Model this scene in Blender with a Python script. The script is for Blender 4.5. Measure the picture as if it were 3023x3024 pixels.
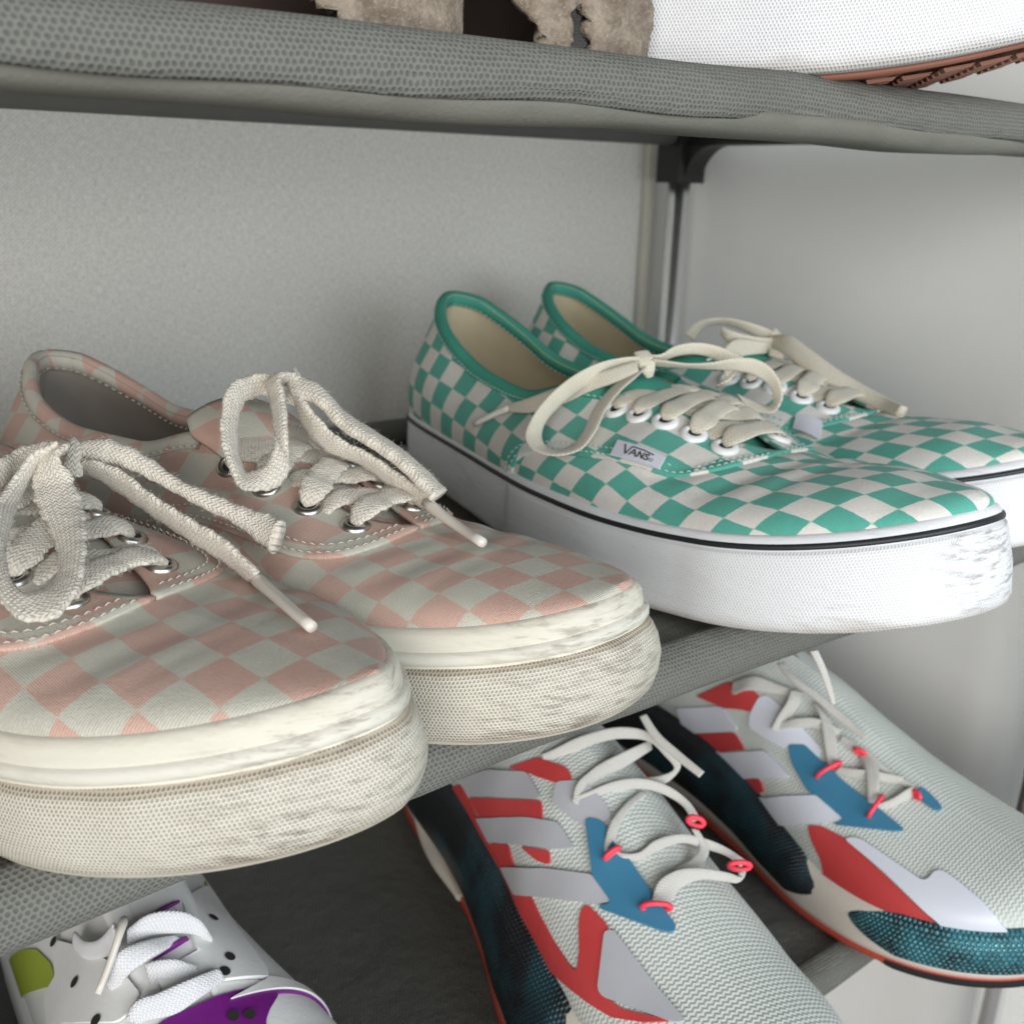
import bpy, math, random
import numpy as np
from mathutils import Vector, Matrix
random.seed(4); rng = np.random.RandomState(4)
for o in list(bpy.data.objects): bpy.data.objects.remove(o)
C = bpy.context.scene.collection
scene = bpy.context.scene

# ------------------------------------------------------------------ camera
CAM_YAW, CAM_PITCH, CAM_ROLL, CAM_F = 0.6404, 0.3183, -0.0247, 0.98213
CAM_Z = 0.137
def cam_axes(yaw, pitch, roll):
    fwd = np.array([math.sin(yaw)*math.cos(pitch), math.cos(yaw)*math.cos(pitch), -math.sin(pitch)])
    right = np.array([math.cos(yaw), -math.sin(yaw), 0.0])
    down = np.cross(fwd, right)
    r = math.cos(roll)*right + math.sin(roll)*down
    d = -math.sin(roll)*right + math.cos(roll)*down
    return r, d, fwd
cr, cd, cf = cam_axes(CAM_YAW, CAM_PITCH, CAM_ROLL)
cam = bpy.data.cameras.new('camera'); camo = bpy.data.objects.new('camera', cam); C.objects.link(camo)
M = Matrix.Identity(4)
for i in range(3):
    M[i][0] = cr[i]; M[i][1] = -cd[i]; M[i][2] = -cf[i]
M[2][3] = CAM_Z
camo.matrix_world = M
cam.sensor_width = 36; cam.lens = 36*CAM_F; cam.clip_start = .01; cam.clip_end = 50
cam.dof.use_dof = True; cam.dof.focus_distance = .26; cam.dof.aperture_fstop = 20
scene.camera = camo

# ------------------------------------------------------------------ light
world = bpy.data.worlds.new('World'); scene.world = world; world.use_nodes = True
bg = world.node_tree.nodes['Background']
bg.inputs[0].default_value = (.86, .93, 1.0, 1); bg.inputs[1].default_value = .24
def area(name, loc, target, sx, sy, power, col):
    l = bpy.data.lights.new(name, 'AREA'); l.shape = 'RECTANGLE'; l.size = sx; l.size_y = sy
    l.energy = power; l.color = col
    o = bpy.data.objects.new(name, l); C.objects.link(o); o.location = loc
    o.rotation_euler = (Vector(target)-Vector(loc)).to_track_quat('-Z', 'Y').to_euler()
    return o
area('window_light', (.30, -1.25, .30), (.35, .3, .0), 1.2, 1.2, 22, (.86, .94, 1.0))
area('room_light', (-.75, -.75, .22), (.25, .45, .08), .9, .8, 14, (1.0, .96, .91))
vs = scene.view_settings
scene.display_settings.display_device = 'sRGB'
vs.view_transform = 'Standard'; vs.look = 'None'; vs.exposure = -.08; vs.gamma = 1; vs.use_curve_mapping = False

# ------------------------------------------------------------------ helpers
def sstep(a, b, x):
    t = np.clip((np.asarray(x, float)-a)/(b-a), 0, 1); return t*t*(3-2*t)
def pchip(xk, yk, x):
    xk = np.asarray(xk, float); yk = np.asarray(yk, float); x = np.clip(np.asarray(x, float), xk[0], xk[-1])
    h = np.diff(xk); d = np.diff(yk)/h
    m = np.zeros_like(yk); m[0] = d[0]; m[-1] = d[-1]
    for i in range(1, len(xk)-1):
        if d[i-1]*d[i] > 0:
            w1 = 2*h[i]+h[i-1]; w2 = h[i]+2*h[i-1]
            m[i] = (w1+w2)/(w1/d[i-1]+w2/d[i])
    i = np.clip(np.searchsorted(xk, x, side='right')-1, 0, len(h)-1)
    t = (x-xk[i])/h[i]
    return ((2*t**3-3*t**2+1)*yk[i] + (t**3-2*t**2+t)*h[i]*m[i] + (-2*t**3+3*t**2)*yk[i+1] + (t**3-t**2)*h[i]*m[i+1])
def nrm(v):
    v = np.asarray(v, float); return v/np.maximum(np.linalg.norm(v, axis=-1, keepdims=True), 1e-12)

def mesh_obj(name, V, F, mat, parent=None, uv=None, tv=None, smooth=True):
    me = bpy.data.meshes.new(name)
    me.from_pydata([tuple(map(float, v)) for v in V], [], [tuple(map(int, f)) for f in F]); me.update()
    for arr, ln in ((uv, 'UVMap'), (tv, 'TV')):
        if arr is not None:
            l = me.uv_layers.new(name=ln)
            idx = np.empty(len(me.loops), dtype=np.int32); me.loops.foreach_get('vertex_index', idx)
            l.data.foreach_set('uv', np.asarray(arr, dtype=np.float32)[idx].ravel())
    if smooth: me.polygons.foreach_set('use_smooth', [True]*len(me.polygons))
    for m in (mat if isinstance(mat, (list, tuple)) else [mat]): me.materials.append(m)
    o = bpy.data.objects.new(name, me); C.objects.link(o)
    if parent is not None: o.parent = parent
    return o
def grid_faces(nu, nv, cu=False, cv=False, flip=False):
    F = []
    for i in range(nu if cu else nu-1):
        for j in range(nv if cv else nv-1):
            a, b, c, d = i*nv+j, ((i+1) % nu)*nv+j, ((i+1) % nu)*nv+(j+1) % nv, i*nv+(j+1) % nv
            F.append((a, d, c, b) if flip else (a, b, c, d))
    return F
class MB:
    def __init__(s): s.V = []; s.F = []; s.U = []
    def add(s, V, F, U=None):
        n = len(s.V); s.V += [tuple(v) for v in V]; s.F += [tuple(n+i for i in f) for f in F]
        s.U += [tuple(u) for u in (U if U is not None else [(0, 0)]*len(V))]
    def box(s, lo, hi, bev=0):
        x0, y0, z0 = lo; x1, y1, z1 = hi
        s.add([(x0,y0,z0),(x1,y0,z0),(x1,y1,z0),(x0,y1,z0),(x0,y0,z1),(x1,y0,z1),(x1,y1,z1),(x0,y1,z1)],
              [(3,2,1,0),(4,5,6,7),(0,1,5,4),(1,2,6,5),(2,3,7,6),(3,0,4,7)])
    def frame(s, P, up):
        P = np.asarray(P, float); T = nrm(np.gradient(P, axis=0)); N = np.zeros_like(P); n = np.asarray(up, float)
        for i in range(len(P)):
            n = n - T[i]*np.dot(n, T[i]); n = n/max(np.linalg.norm(n), 1e-9); N[i] = n
        return P, T, N, np.cross(T, N)
    def tube(s, P, r, k=10, cap=True, up=(0.13, .2, 1)):
        P, T, N, B = s.frame(P, up); r = np.broadcast_to(np.asarray(r, float), (len(P),))
        a = np.linspace(0, 2*math.pi, k, endpoint=False)
        V = P[:, None]+r[:, None, None]*(np.cos(a)[None, :, None]*N[:, None]+np.sin(a)[None, :, None]*B[:, None])
        L = np.r_[0, np.cumsum(np.linalg.norm(np.diff(P, axis=0), axis=1))]
        U = np.stack([np.repeat(L[:, None], k, 1), np.repeat((a*r.mean())[None], len(P), 0)], -1)
        F = grid_faces(len(P), k, cv=True)
        if cap: F += [tuple(range(k)), tuple((len(P)-1)*k+i for i in reversed(range(k)))]
        s.add(V.reshape(-1, 3), F, U.reshape(-1, 2))
    def build(s, name, mat, parent=None, smooth=True):
        return mesh_obj(name, s.V, s.F, mat, parent, uv=s.U, smooth=smooth)

def thing(name, label, cat, loc=(0, 0, 0), yaw=None, pitch=0, roll=0, group=None):
    o = bpy.data.objects.new(name, None); o.empty_display_size = .02; C.objects.link(o); o.location = loc
    if yaw is not None: o.rotation_euler = (roll, -pitch, yaw-math.pi/2)
    o['label'] = label; o['category'] = cat
    if group: o['group'] = group
    return o
def bevel(o, w, seg=2):
    m = o.modifiers.new('bevel', 'BEVEL'); m.width = w; m.segments = seg; m.limit_method = 'ANGLE'; return o
def solid(o, th, off=-1):
    m = o.modifiers.new('solid', 'SOLIDIFY'); m.thickness = th; m.offset = off; m.use_rim = True; return o

# ------------------------------------------------------------------ materials
class NT:
    def __init__(s, name):
        s.m = bpy.data.materials.new(name); s.m.use_nodes = True; s.t = s.m.node_tree; s.n = s.t.nodes
        s.b = s.n['Principled BSDF']
    def link(s, a, b): s.t.links.new(a, b)
    def put(s, sock, v):
        if isinstance(v, bpy.types.NodeSocket): s.link(v, sock)
        elif sock.type == 'RGBA': sock.default_value = (v[0], v[1], v[2], 1)
        else: sock.default_value = v
    def math(s, op, a, b=None, c=None):
        n = s.n.new('ShaderNodeMath'); n.operation = op
        s.put(n.inputs[0], a)
        if b is not None: s.put(n.inputs[1], b)
        if c is not None: s.put(n.inputs[2], c)
        return n.outputs[0]
    def coord(s, which='Object'):
        return s.n.new('ShaderNodeTexCoord').outputs[which]
    def uv(s, layer='UVMap'):
        n = s.n.new('ShaderNodeUVMap'); n.uv_map = layer; return n.outputs[0]
    def sep(s, v):
        n = s.n.new('ShaderNodeSeparateXYZ'); s.link(v, n.inputs[0]); return n.outputs
    def comb(s, x, y, z=0.0):
        n = s.n.new('ShaderNodeCombineXYZ'); s.put(n.inputs[0], x); s.put(n.inputs[1], y); s.put(n.inputs[2], z); return n.outputs[0]
    def noise(s, vec, scale, detail=3, rough=.55, out=0, dist=0):
        n = s.n.new('ShaderNodeTexNoise'); s.link(vec, n.inputs['Vector']); n.inputs['Scale'].default_value = scale
        n.inputs['Detail'].default_value = detail; n.inputs['Roughness'].default_value = rough; n.inputs['Distortion'].default_value = dist
        return n.outputs[out]
    def map(s, vec, scale=(1, 1, 1), loc=(0, 0, 0), rot=(0, 0, 0)):
        n = s.n.new('ShaderNodeMapping'); s.link(vec, n.inputs[0]); n.inputs['Scale'].default_value = scale
        n.inputs['Location'].default_value = loc; n.inputs['Rotation'].default_value = rot; return n.outputs[0]
    def ramp(s, v, a, b):
        n = s.n.new('ShaderNodeMapRange'); n.interpolation_type = 'SMOOTHSTEP'; s.put(n.inputs[0], v)
        n.inputs[1].default_value = a; n.inputs[2].default_value = b; n.inputs[3].default_value = 0; n.inputs[4].default_value = 1
        return n.outputs[0]
    def mix(s, f, a, b, mode='MIX'):
        n = s.n.new('ShaderNodeMix'); n.data_type = 'RGBA'; n.blend_type = mode
        s.put(n.inputs[0], f); s.put(n.inputs[6], a); s.put(n.inputs[7], b); return n.outputs[2]
    def hexdots(s, u, v, sp, r0, r1):
        k = math.sqrt(3)
        def d(ou, ov):
            a = s.math('SUBTRACT', s.math('FRACT', s.math('ADD', s.math('DIVIDE', u, sp), ou)), .5)
            b = s.math('MULTIPLY', s.math('SUBTRACT', s.math('FRACT', s.math('ADD', s.math('DIVIDE', v, sp*k), ov)), .5), k)
            return s.math('SQRT', s.math('ADD', s.math('MULTIPLY', a, a), s.math('MULTIPLY', b, b)))
        return s.ramp(s.math('MINIMUM', d(0., 0.), d(.5, .5)), r1, r0)    # 1 in the dot
    def bump(s, h, strength, dist, prev=None):
        n = s.n.new('ShaderNodeBump'); n.inputs['Strength'].default_value = strength; n.inputs['Distance'].default_value = dist
        s.link(h, n.inputs['Height'])
        if prev is not None: s.link(prev, n.inputs['Normal'])
        return n.outputs[0]
    def done(s, col, rough=.6, normal=None, metal=0, spec=None, sheen=None):
        s.put(s.b.inputs['Base Color'], col); s.put(s.b.inputs['Roughness'], rough); s.put(s.b.inputs['Metallic'], metal)
        if normal is not None: s.link(normal, s.b.inputs['Normal'])
        if spec is not None: s.b.inputs['Specular IOR Level'].default_value = spec
        if sheen: s.b.inputs['Sheen Weight'].default_value = sheen
        return s.m
def lin(r, g, b):
    f = lambda c: (c/255/12.92 if c/255 <= .04045 else ((c/255+.055)/1.055)**2.4)
    return (f(r), f(g), f(b))

def m_plain(name, col, rough=.5, metal=0, var=.08, bump=0, bscale=400, spec=None):
    t = NT(name); oc = t.coord()
    n = t.noise(oc, 60, 4)
    c = t.mix(n, tuple(x*(1-var) for x in col), tuple(min(1, x*(1+var)) for x in col))
    nb = t.bump(t.noise(oc, bscale, 3), bump, .0004) if bump else None
    return t.done(c, rough, nb, metal, spec)
def m_check(name, ca, cb, size, weave=.0007, wb=.5, stain=None, stain_amt=.4, canvas_white=True):
    t = NT(name); uv = t.uv(); oc = t.coord(); u0, v0, _ = t.sep(uv)
    wob = t.noise(oc, 900, 2, out=1); wx, wy, _ = t.sep(wob)
    u = t.math('ADD', u0, t.math('MULTIPLY', t.math('SUBTRACT', wx, .5), .0005))
    v = t.math('ADD', v0, t.math('MULTIPLY', t.math('SUBTRACT', wy, .5), .0005))
    def sq(w):   # smooth square wave -1..1
        return t.math('SINE', t.math('MULTIPLY', w, math.pi/size))
    p = t.math('MULTIPLY', sq(u), sq(v))
    f = t.ramp(p, -.02, .02)
    # weave: basket of warp and weft
    su = t.math('SINE', t.math('MULTIPLY', t.math('ADD', u0, v0), math.pi*2/weave*.707))
    sv = t.math('SINE', t.math('MULTIPLY', t.math('SUBTRACT', u0, v0), math.pi*2/weave*.707))
    w = t.math('MULTIPLY', su, sv)
    wn = t.noise(oc, 1500, 2)
    wv = t.math('ADD', t.math('MULTIPLY', w, .5), t.math('MULTIPLY', t.math('SUBTRACT', wn, .5), 1.2))
    big = t.noise(oc, 28, 5, .6)
    ca2 = t.mix(t.math('MULTIPLY', t.ramp(big, .42, .75), stain_amt), ca, stain or ca)
    c = t.mix(f, ca2, cb)
    sh = t.ramp(wv, -.8, .6)
    c = t.mix(sh, t.mix(1.0, c, (.80, .79, .76), 'MULTIPLY'), c)
    c = t.mix(t.math('MULTIPLY', t.ramp(t.noise(oc, 90, 4), .5, .8), .22), c, t.mix(1.0, c, (.72, .66, .58), 'MULTIPLY'))
    n1 = t.bump(wv, wb, .00022)
    n2 = t.bump(t.noise(oc, 45, 4, .6), .22, .003, n1)
    return t.done(c, .88, n2, sheen=.15, spec=.25)
def m_rubber(name, col, dirt, dsp=None, dirt_amt=.5, dot_dark=.55, bump=.9, lowdirt=.5, smear=None, edge=None):
    t = NT(name); uv = t.uv(); oc = t.coord(); u, v, _ = t.sep(uv); _, _, oz = t.sep(oc)
    big = t.noise(t.map(oc, (1, 1, 4.5)), 20, 5, .6, dist=.5)
    fine = t.noise(t.map(oc, (1, 1, 3)), 210, 4, .7)
    d = t.math('MULTIPLY', t.ramp(t.math('ADD', t.math('MULTIPLY', big, .82), t.math('MULTIPLY', fine, .18)), .44, .74), dirt_amt)
    low = t.math('MULTIPLY', t.ramp(t.math('ADD', v, t.math('MULTIPLY', t.math('SUBTRACT', big, .5), .012)), .006, .0), lowdirt)
    stk = t.ramp(t.noise(t.map(oc, (.5, .5, 5), rot=(.12, .2, 0)), 160, 5, .7), .42, .62)
    d = t.math('MULTIPLY', d, t.math('ADD', .35, t.math('MULTIPLY', stk, .9)))
    if edge: d = t.math('MAXIMUM', d, t.math('MULTIPLY', t.ramp(t.math('ADD', v, t.math('MULTIPLY', t.math('SUBTRACT', fine, .5), .0016)), edge-.0012, edge), .55))
    d = t.math('MAXIMUM', d, low)
    c = t.mix(d, col, dirt)
    sp = t.ramp(t.noise(oc, 700, 2, .5), .73, .8)
    c = t.mix(t.math('MULTIPLY', sp, .35), c, tuple(x*.4 for x in dirt))
    if smear:     # a scuffed patch at a place on the sole, in the shoe's own space
        for (sx, sy, sz, rad, amt, scol) in smear:
            dn = t.n.new('ShaderNodeVectorMath'); dn.operation = 'DISTANCE'
            wn = t.noise(oc, 120, 4, out=1)
            vv = t.n.new('ShaderNodeVectorMath'); vv.operation = 'MULTIPLY_ADD'; t.link(wn, vv.inputs[0]); vv.inputs[1].default_value = (.016,)*3; t.link(oc, vv.inputs[2])
            t.link(vv.outputs[0], dn.inputs[0]); dn.inputs[1].default_value = (sx+.008, sy+.008, sz+.008)
            k = t.math('MULTIPLY', t.ramp(dn.outputs['Value'], rad, rad*.25), t.ramp(t.noise(t.map(oc, (.55, .55, 3.2), rot=(.25, .15, 0)), 190, 6, .7), .46, .66))
            c = t.mix(t.math('MULTIPLY', k, amt), c, scol)
    n = None
    if dsp:
        dots = t.hexdots(u, v, dsp, .12, .42)
        c = t.mix(t.math('MULTIPLY', dots, t.math('ADD', .55, t.math('MULTIPLY', d, .45))), c, t.mix(1.0, c, (dot_dark, dot_dark*.94, dot_dark*.86), 'MULTIPLY'))
        n = t.bump(t.math('SUBTRACT', 1.0, dots), bump, .00045)
    n = t.bump(fine, .18, .0006, n)
    n = t.bump(big, .25, .003, n)
    return t.done(c, .62, n, spec=.35)
def m_lace(name, col, pitch=.0022, strength=.9, fuzz=.3, dark=.7):
    t = NT(name); uv = t.uv(); oc = t.coord(); u, v, _ = t.sep(uv)
    # herringbone braid: chevrons across the width
    av = t.math('ABSOLUTE', t.math('SUBTRACT', t.math('FRACT', t.math('DIVIDE', v, pitch*1.2)), .5))
    ph = t.math('ADD', t.math('DIVIDE', u, pitch), t.math('MULTIPLY', av, 1.6))
    h = t.math('ABSOLUTE', t.math('SINE', t.math('MULTIPLY', ph, math.pi)))
    h = t.math('ADD', t.math('MULTIPLY', h, .55), t.math('MULTIPLY', t.noise(oc, 1500, 4, .7), .9))
    edge = t.ramp(av, .5, .42)
    c = t.mix(t.ramp(h, .35, .95), tuple(x*dark for x in col), col)
    c = t.mix(t.math('MULTIPLY', t.ramp(t.noise(oc, 70, 3), .5, .75), .25), c, t.mix(1.0, c, (.82, .76, .66), 'MULTIPLY'))
    n = t.bump(h, strength, .0005)
    n = t.bump(t.noise(oc, 260, 3), fuzz, .0012, n)
    return t.done(c, .9, n, sheen=.3, spec=.2)
def m_mesh_fabric(name, col, dotcol, sp):
    t = NT(name); uv = t.uv(); oc = t.coord(); u, v, _ = t.sep(uv)
    wb = t.noise(oc, 240, 3, .6, out=1); wbx, wby, _ = t.sep(wb)
    u = t.math('ADD', u, t.math('MULTIPLY', wbx, .0012)); v = t.math('ADD', v, t.math('MULTIPLY', wby, .0012))
    dots = t.hexdots(u, v, sp, .18, .42)
    fib = t.noise(t.map(oc, (1, 1, 1)), 1400, 3, .7)
    c = t.mix(fib, tuple(x*.78 for x in col), tuple(x*1.18 for x in col))
    c = t.mix(dots, c, dotcol)
    c = t.mix(t.math('MULTIPLY', t.ramp(t.noise(oc, 22, 4), .4, .7), .25), c, t.mix(1.0, c, (.8, .78, .7), 'MULTIPLY'))
    n = t.bump(t.math('SUBTRACT', t.math('MULTIPLY', fib, .3), dots), .6, .0004)
    n = t.bump(t.noise(t.map(oc, (1, 1, 2)), 38, 4, .6), .5, .006, n)
    return t.done(c, .8, n, spec=.3)
WHITE_RUB = m_rubber('white_rubber_teal', (.80, .81, .83), (.30, .25, .20), None, .30, lowdirt=.45)
CREAM = (.80, .76, .67)

# ------------------------------------------------------------------ the place: rack, wall, panel
FRONT_Y, REAR_Y, POLE_X = .192, .470, .474
SHELF_TOP = (.167, 0.0, -.176)      # height of the cloth at the front; the rear tube of the top shelf sits a little lower
SHELF_REAR = (.163, 0.0, -.176)
def m_wall():
    t = NT('woven_wallpaper'); oc = t.coord(); x, y, z = t.sep(oc)
    wob = t.noise(oc, 160, 3, .6, out=1); wx, wy, _ = t.sep(wob)
    px = t.math('ADD', t.math('MULTIPLY', x, 2*math.pi/.0021), t.math('MULTIPLY', wx, 3.2))
    pz = t.math('ADD', t.math('MULTIPLY', z, 2*math.pi/.0019), t.math('MULTIPLY', wy, 3.2))
    w = t.math('MULTIPLY', t.math('SINE', px), t.math('SINE', pz))
    th = t.math('ADD', t.noise(t.map(oc, (.35, 1, 1.3)), 900, 2, .6), t.noise(t.map(oc, (1.3, 1, .35)), 900, 2, .6))
    h = t.math('ADD', t.math('MULTIPLY', w, .10), t.math('MULTIPLY', th, .56))
    c = t.mix(t.ramp(h, .34, .80), (.58, .56, .515), (.82, .80, .755))
    c = t.mix(t.math('MULTIPLY', t.ramp(t.noise(oc, 9, 3), .4, .7), .08), c, (.60, .57, .50))
    return t.done(c, .75, t.bump(h, .8, .0010), spec=.3)
wall = MB(); wall.box((-1.4, .50, -.8), (.470, .56, 1.2))
o = wall.build('wall', m_wall(), smooth=False); o['kind'] = 'structure'
o = MB(); o.box((-1.4, -.4, -.86), (1.4, .6, -.80)); o = o.build('floor', m_plain('floor_boards', (.24, .22, .20), .5), smooth=False); o['kind'] = 'structure'
trim = MB(); trim.box((.4705, .495, -.8), (.4775, .56, 1.2))
o = bevel(trim.build('wall_trim', m_plain('trim_paint', (.55, .54, .47), .45), smooth=False), .0015); o['kind'] = 'structure'
panel = MB(); panel.box((.4975, .08, -.80), (.515, .558, 1.1))
o = bevel(panel.build('glossy_panel', m_plain('panel_lacquer', (.90, .90, .88), .24, var=.02, bump=.02, bscale=30), smooth=False), .002)
o['label'] = 'pale glossy upright board closing the right end of the rack'; o['category'] = 'panel'

rack = thing('shoe_rack', 'shoe rack with chrome poles and sagging grey dotted fabric shelves', 'shoe rack', (0, 0, 0))
FAB = m_mesh_fabric('nonwoven_fabric', (.180, .180, .160), (.112, .108, .096), .0015)
PLAIN_FAB = m_plain('plain_fabric', (.165, .160, .133), .85, var=.2, bump=.5, bscale=900)
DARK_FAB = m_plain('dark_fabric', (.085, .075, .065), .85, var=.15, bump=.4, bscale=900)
SLEEVE = m_plain('sleeve_fabric', (.17, .165, .15), .85, var=.15, bump=.4, bscale=900)
CHROME = m_plain('chrome', (.92, .92, .93), .27, metal=1, var=.02)
BLACK_PL = m_plain('black_plastic', (.012, .012, .012), .38, var=.2)
X0, X1 = -.75, .470
def shelf(zt, zr, mat_top, seed, hem=.012):
    """fabric slung over the front and rear tubes; u runs along the rack, v across the cloth"""
    r = .0085 if zt > .1 else .0095
    prof = []                       # (y, z, sagweight)
    for y in np.linspace(REAR_Y, FRONT_Y+r+.001, 26):
        k = (y-FRONT_Y)/(REAR_Y-FRONT_Y); prof.append((y, zt+((zr+.0105-zt)*k if zt > .1 else 0), 4*k*(1-k)))
    for a in np.linspace(90, 216 if zt > .1 else 262, 16):
        prof.append((FRONT_Y+r+r*math.cos(math.radians(a)), zt-r+r*math.sin(math.radians(a)), 0))
    ylow, zlow = prof[-1][0], prof[-1][1]
    for k in np.linspace(.1, 1, 6) if zt < .1 else []:
        prof.append((ylow+hem*.55*k, zlow-.0006-.0016*math.sin(k*math.pi), .12*k))
    prof = np.array(prof)
    nx = 150; xs = np.linspace(X0, X1, nx)
    L = np.r_[0, np.cumsum(np.hypot(np.diff(prof[:, 0]), np.diff(prof[:, 1])))]
    r1 = np.random.RandomState(seed); ph = r1.rand(6)*6.28
    wav = lambda x: sum(math.sin(x*(18+17*i)+ph[i])/(1.4+i) for i in range(5))
    V = np.zeros((nx, len(prof), 3)); U = np.zeros((nx, len(prof), 2))
    for i, x in enumerate(xs):
        w = wav(x)
        V[i, :, 0] = x; V[i, :, 1] = prof[:, 0]+.0012*w*(prof[:, 2] < .15)*(L/L[-1])**3
        V[i, :, 2] = prof[:, 1]-.006*prof[:, 2]+.0006*w*(prof[:, 2] < .15)
        if zt < .1: V[i, -6:, 1] += .004*w*np.linspace(0, 1, 6)
        else: V[i, -3:, 2] += .0005*math.sin(x*41+1)+.0004*math.sin(x*93)
        U[i, :, 0] = x; U[i, :, 1] = L+.002*math.sin(x*23+ph[0])
    o = mesh_obj('shelf_fabric', V.reshape(-1, 3), grid_faces(nx, len(prof), flip=True), mat_top, rack, uv=U.reshape(-1, 2))
    solid(o, .0006)
    # plain backing cloth under the shelf
    prof2 = []
    for k in np.linspace(0, 1, 24):
        y = FRONT_Y+.012+k*(REAR_Y-FRONT_Y-.012)
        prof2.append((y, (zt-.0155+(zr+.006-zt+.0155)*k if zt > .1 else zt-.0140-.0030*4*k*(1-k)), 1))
    prof2 = np.array(prof2); V = np.zeros((nx, len(prof2), 3))
    for i, x in enumerate(xs):
        V[i, :, 0] = x; V[i, :, 1] = prof2[:, 0]
        V[i, :, 2] = prof2[:, 1]+.0011*wav(x*1.7+2)*np.sin(np.linspace(0, math.pi, len(prof2)))
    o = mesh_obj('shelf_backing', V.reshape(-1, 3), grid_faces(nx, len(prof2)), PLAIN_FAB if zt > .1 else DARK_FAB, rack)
    solid(o, .0006)
    if zt > .1:      # wavy plain hem hanging behind the dotted roll
        hp = [(FRONT_Y+.0014, zt-.0112), (FRONT_Y+.0019, zt-.0138), (FRONT_Y+.0032, zt-.0158), (FRONT_Y+.0054, zt-.0170), (FRONT_Y+.0085, zt-.0175), (FRONT_Y+.03, zt-.0168)]
        V = np.zeros((nx, len(hp), 3))
        for i, x in enumerate(xs):
            w = wav(x+.37); w2 = math.sin(x*31+1.0)+.5*math.sin(x*67+2)
            for j, (yy, zz) in enumerate(hp): V[i, j] = (x, yy+.0010*w*(j/5), zz+(.0003*w2 if j < 3 else .0006*w2))
        o = mesh_obj('shelf_hem', V.reshape(-1, 3), grid_faces(nx, len(hp), flip=True), PLAIN_FAB, rack); solid(o, .0006)
    for y in (FRONT_Y+r, REAR_Y):
        m = MB(); yz = zt-r if y < .3 else zr+.004; m.tube([(X0, y, yz), (X1, y, yz)], r-.0026, 16); m.build('tube', CHROME, rack)
    m = MB(); P = []
    m.tube([(X0, REAR_Y, zr+.004), (X1-.002, REAR_Y, zr+.004)], .0075, 16); m.build('tube_sleeve', SLEEVE, rack)
    # side arm joining the two poles
    m = MB(); m.box((POLE_X-.005, FRONT_Y, zr-.0035), (POLE_X+.008, REAR_Y, zr+.003)); bevel(m.build('side_arm', BLACK_PL, rack, smooth=False), .002)
    # corner connector with its fillet
    for y, s in ((REAR_Y, -1), (FRONT_Y, 1)):
        m = MB(); m.box((POLE_X-.011, y-.010, zr-.025), (POLE_X+.011, y+.010, zr+.002))
        pts = [(0, 0)]+[(.022*(1-math.sin(a)), -.022*(1-math.cos(a))) for a in np.linspace(0, math.pi/2, 10)]
        n = len(pts); V = []
        for xx in (POLE_X-.006, POLE_X+.0095):
            V += [(xx, y+s*(.0095+p[0]), zr-.003+p[1]) for p in pts]
        F = [tuple(range(n)), tuple(reversed(range(n, 2*n)))]+[(i, (i+1) % n, n+(i+1) % n, n+i) for i in range(n)]
        m.add(V, F); bevel(m.build('connector', BLACK_PL, rack, smooth=False), .0022, 3)
for zt, zr, sd in zip(SHELF_TOP, SHELF_REAR, (3, 8, 5)): shelf(zt, zr, FAB, sd)
for y in (FRONT_Y, REAR_Y):
    m = MB(); m.tube([(POLE_X, y, -.79), (POLE_X, y, .35)], .0068, 24); m.build('pole', CHROME, rack)
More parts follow.
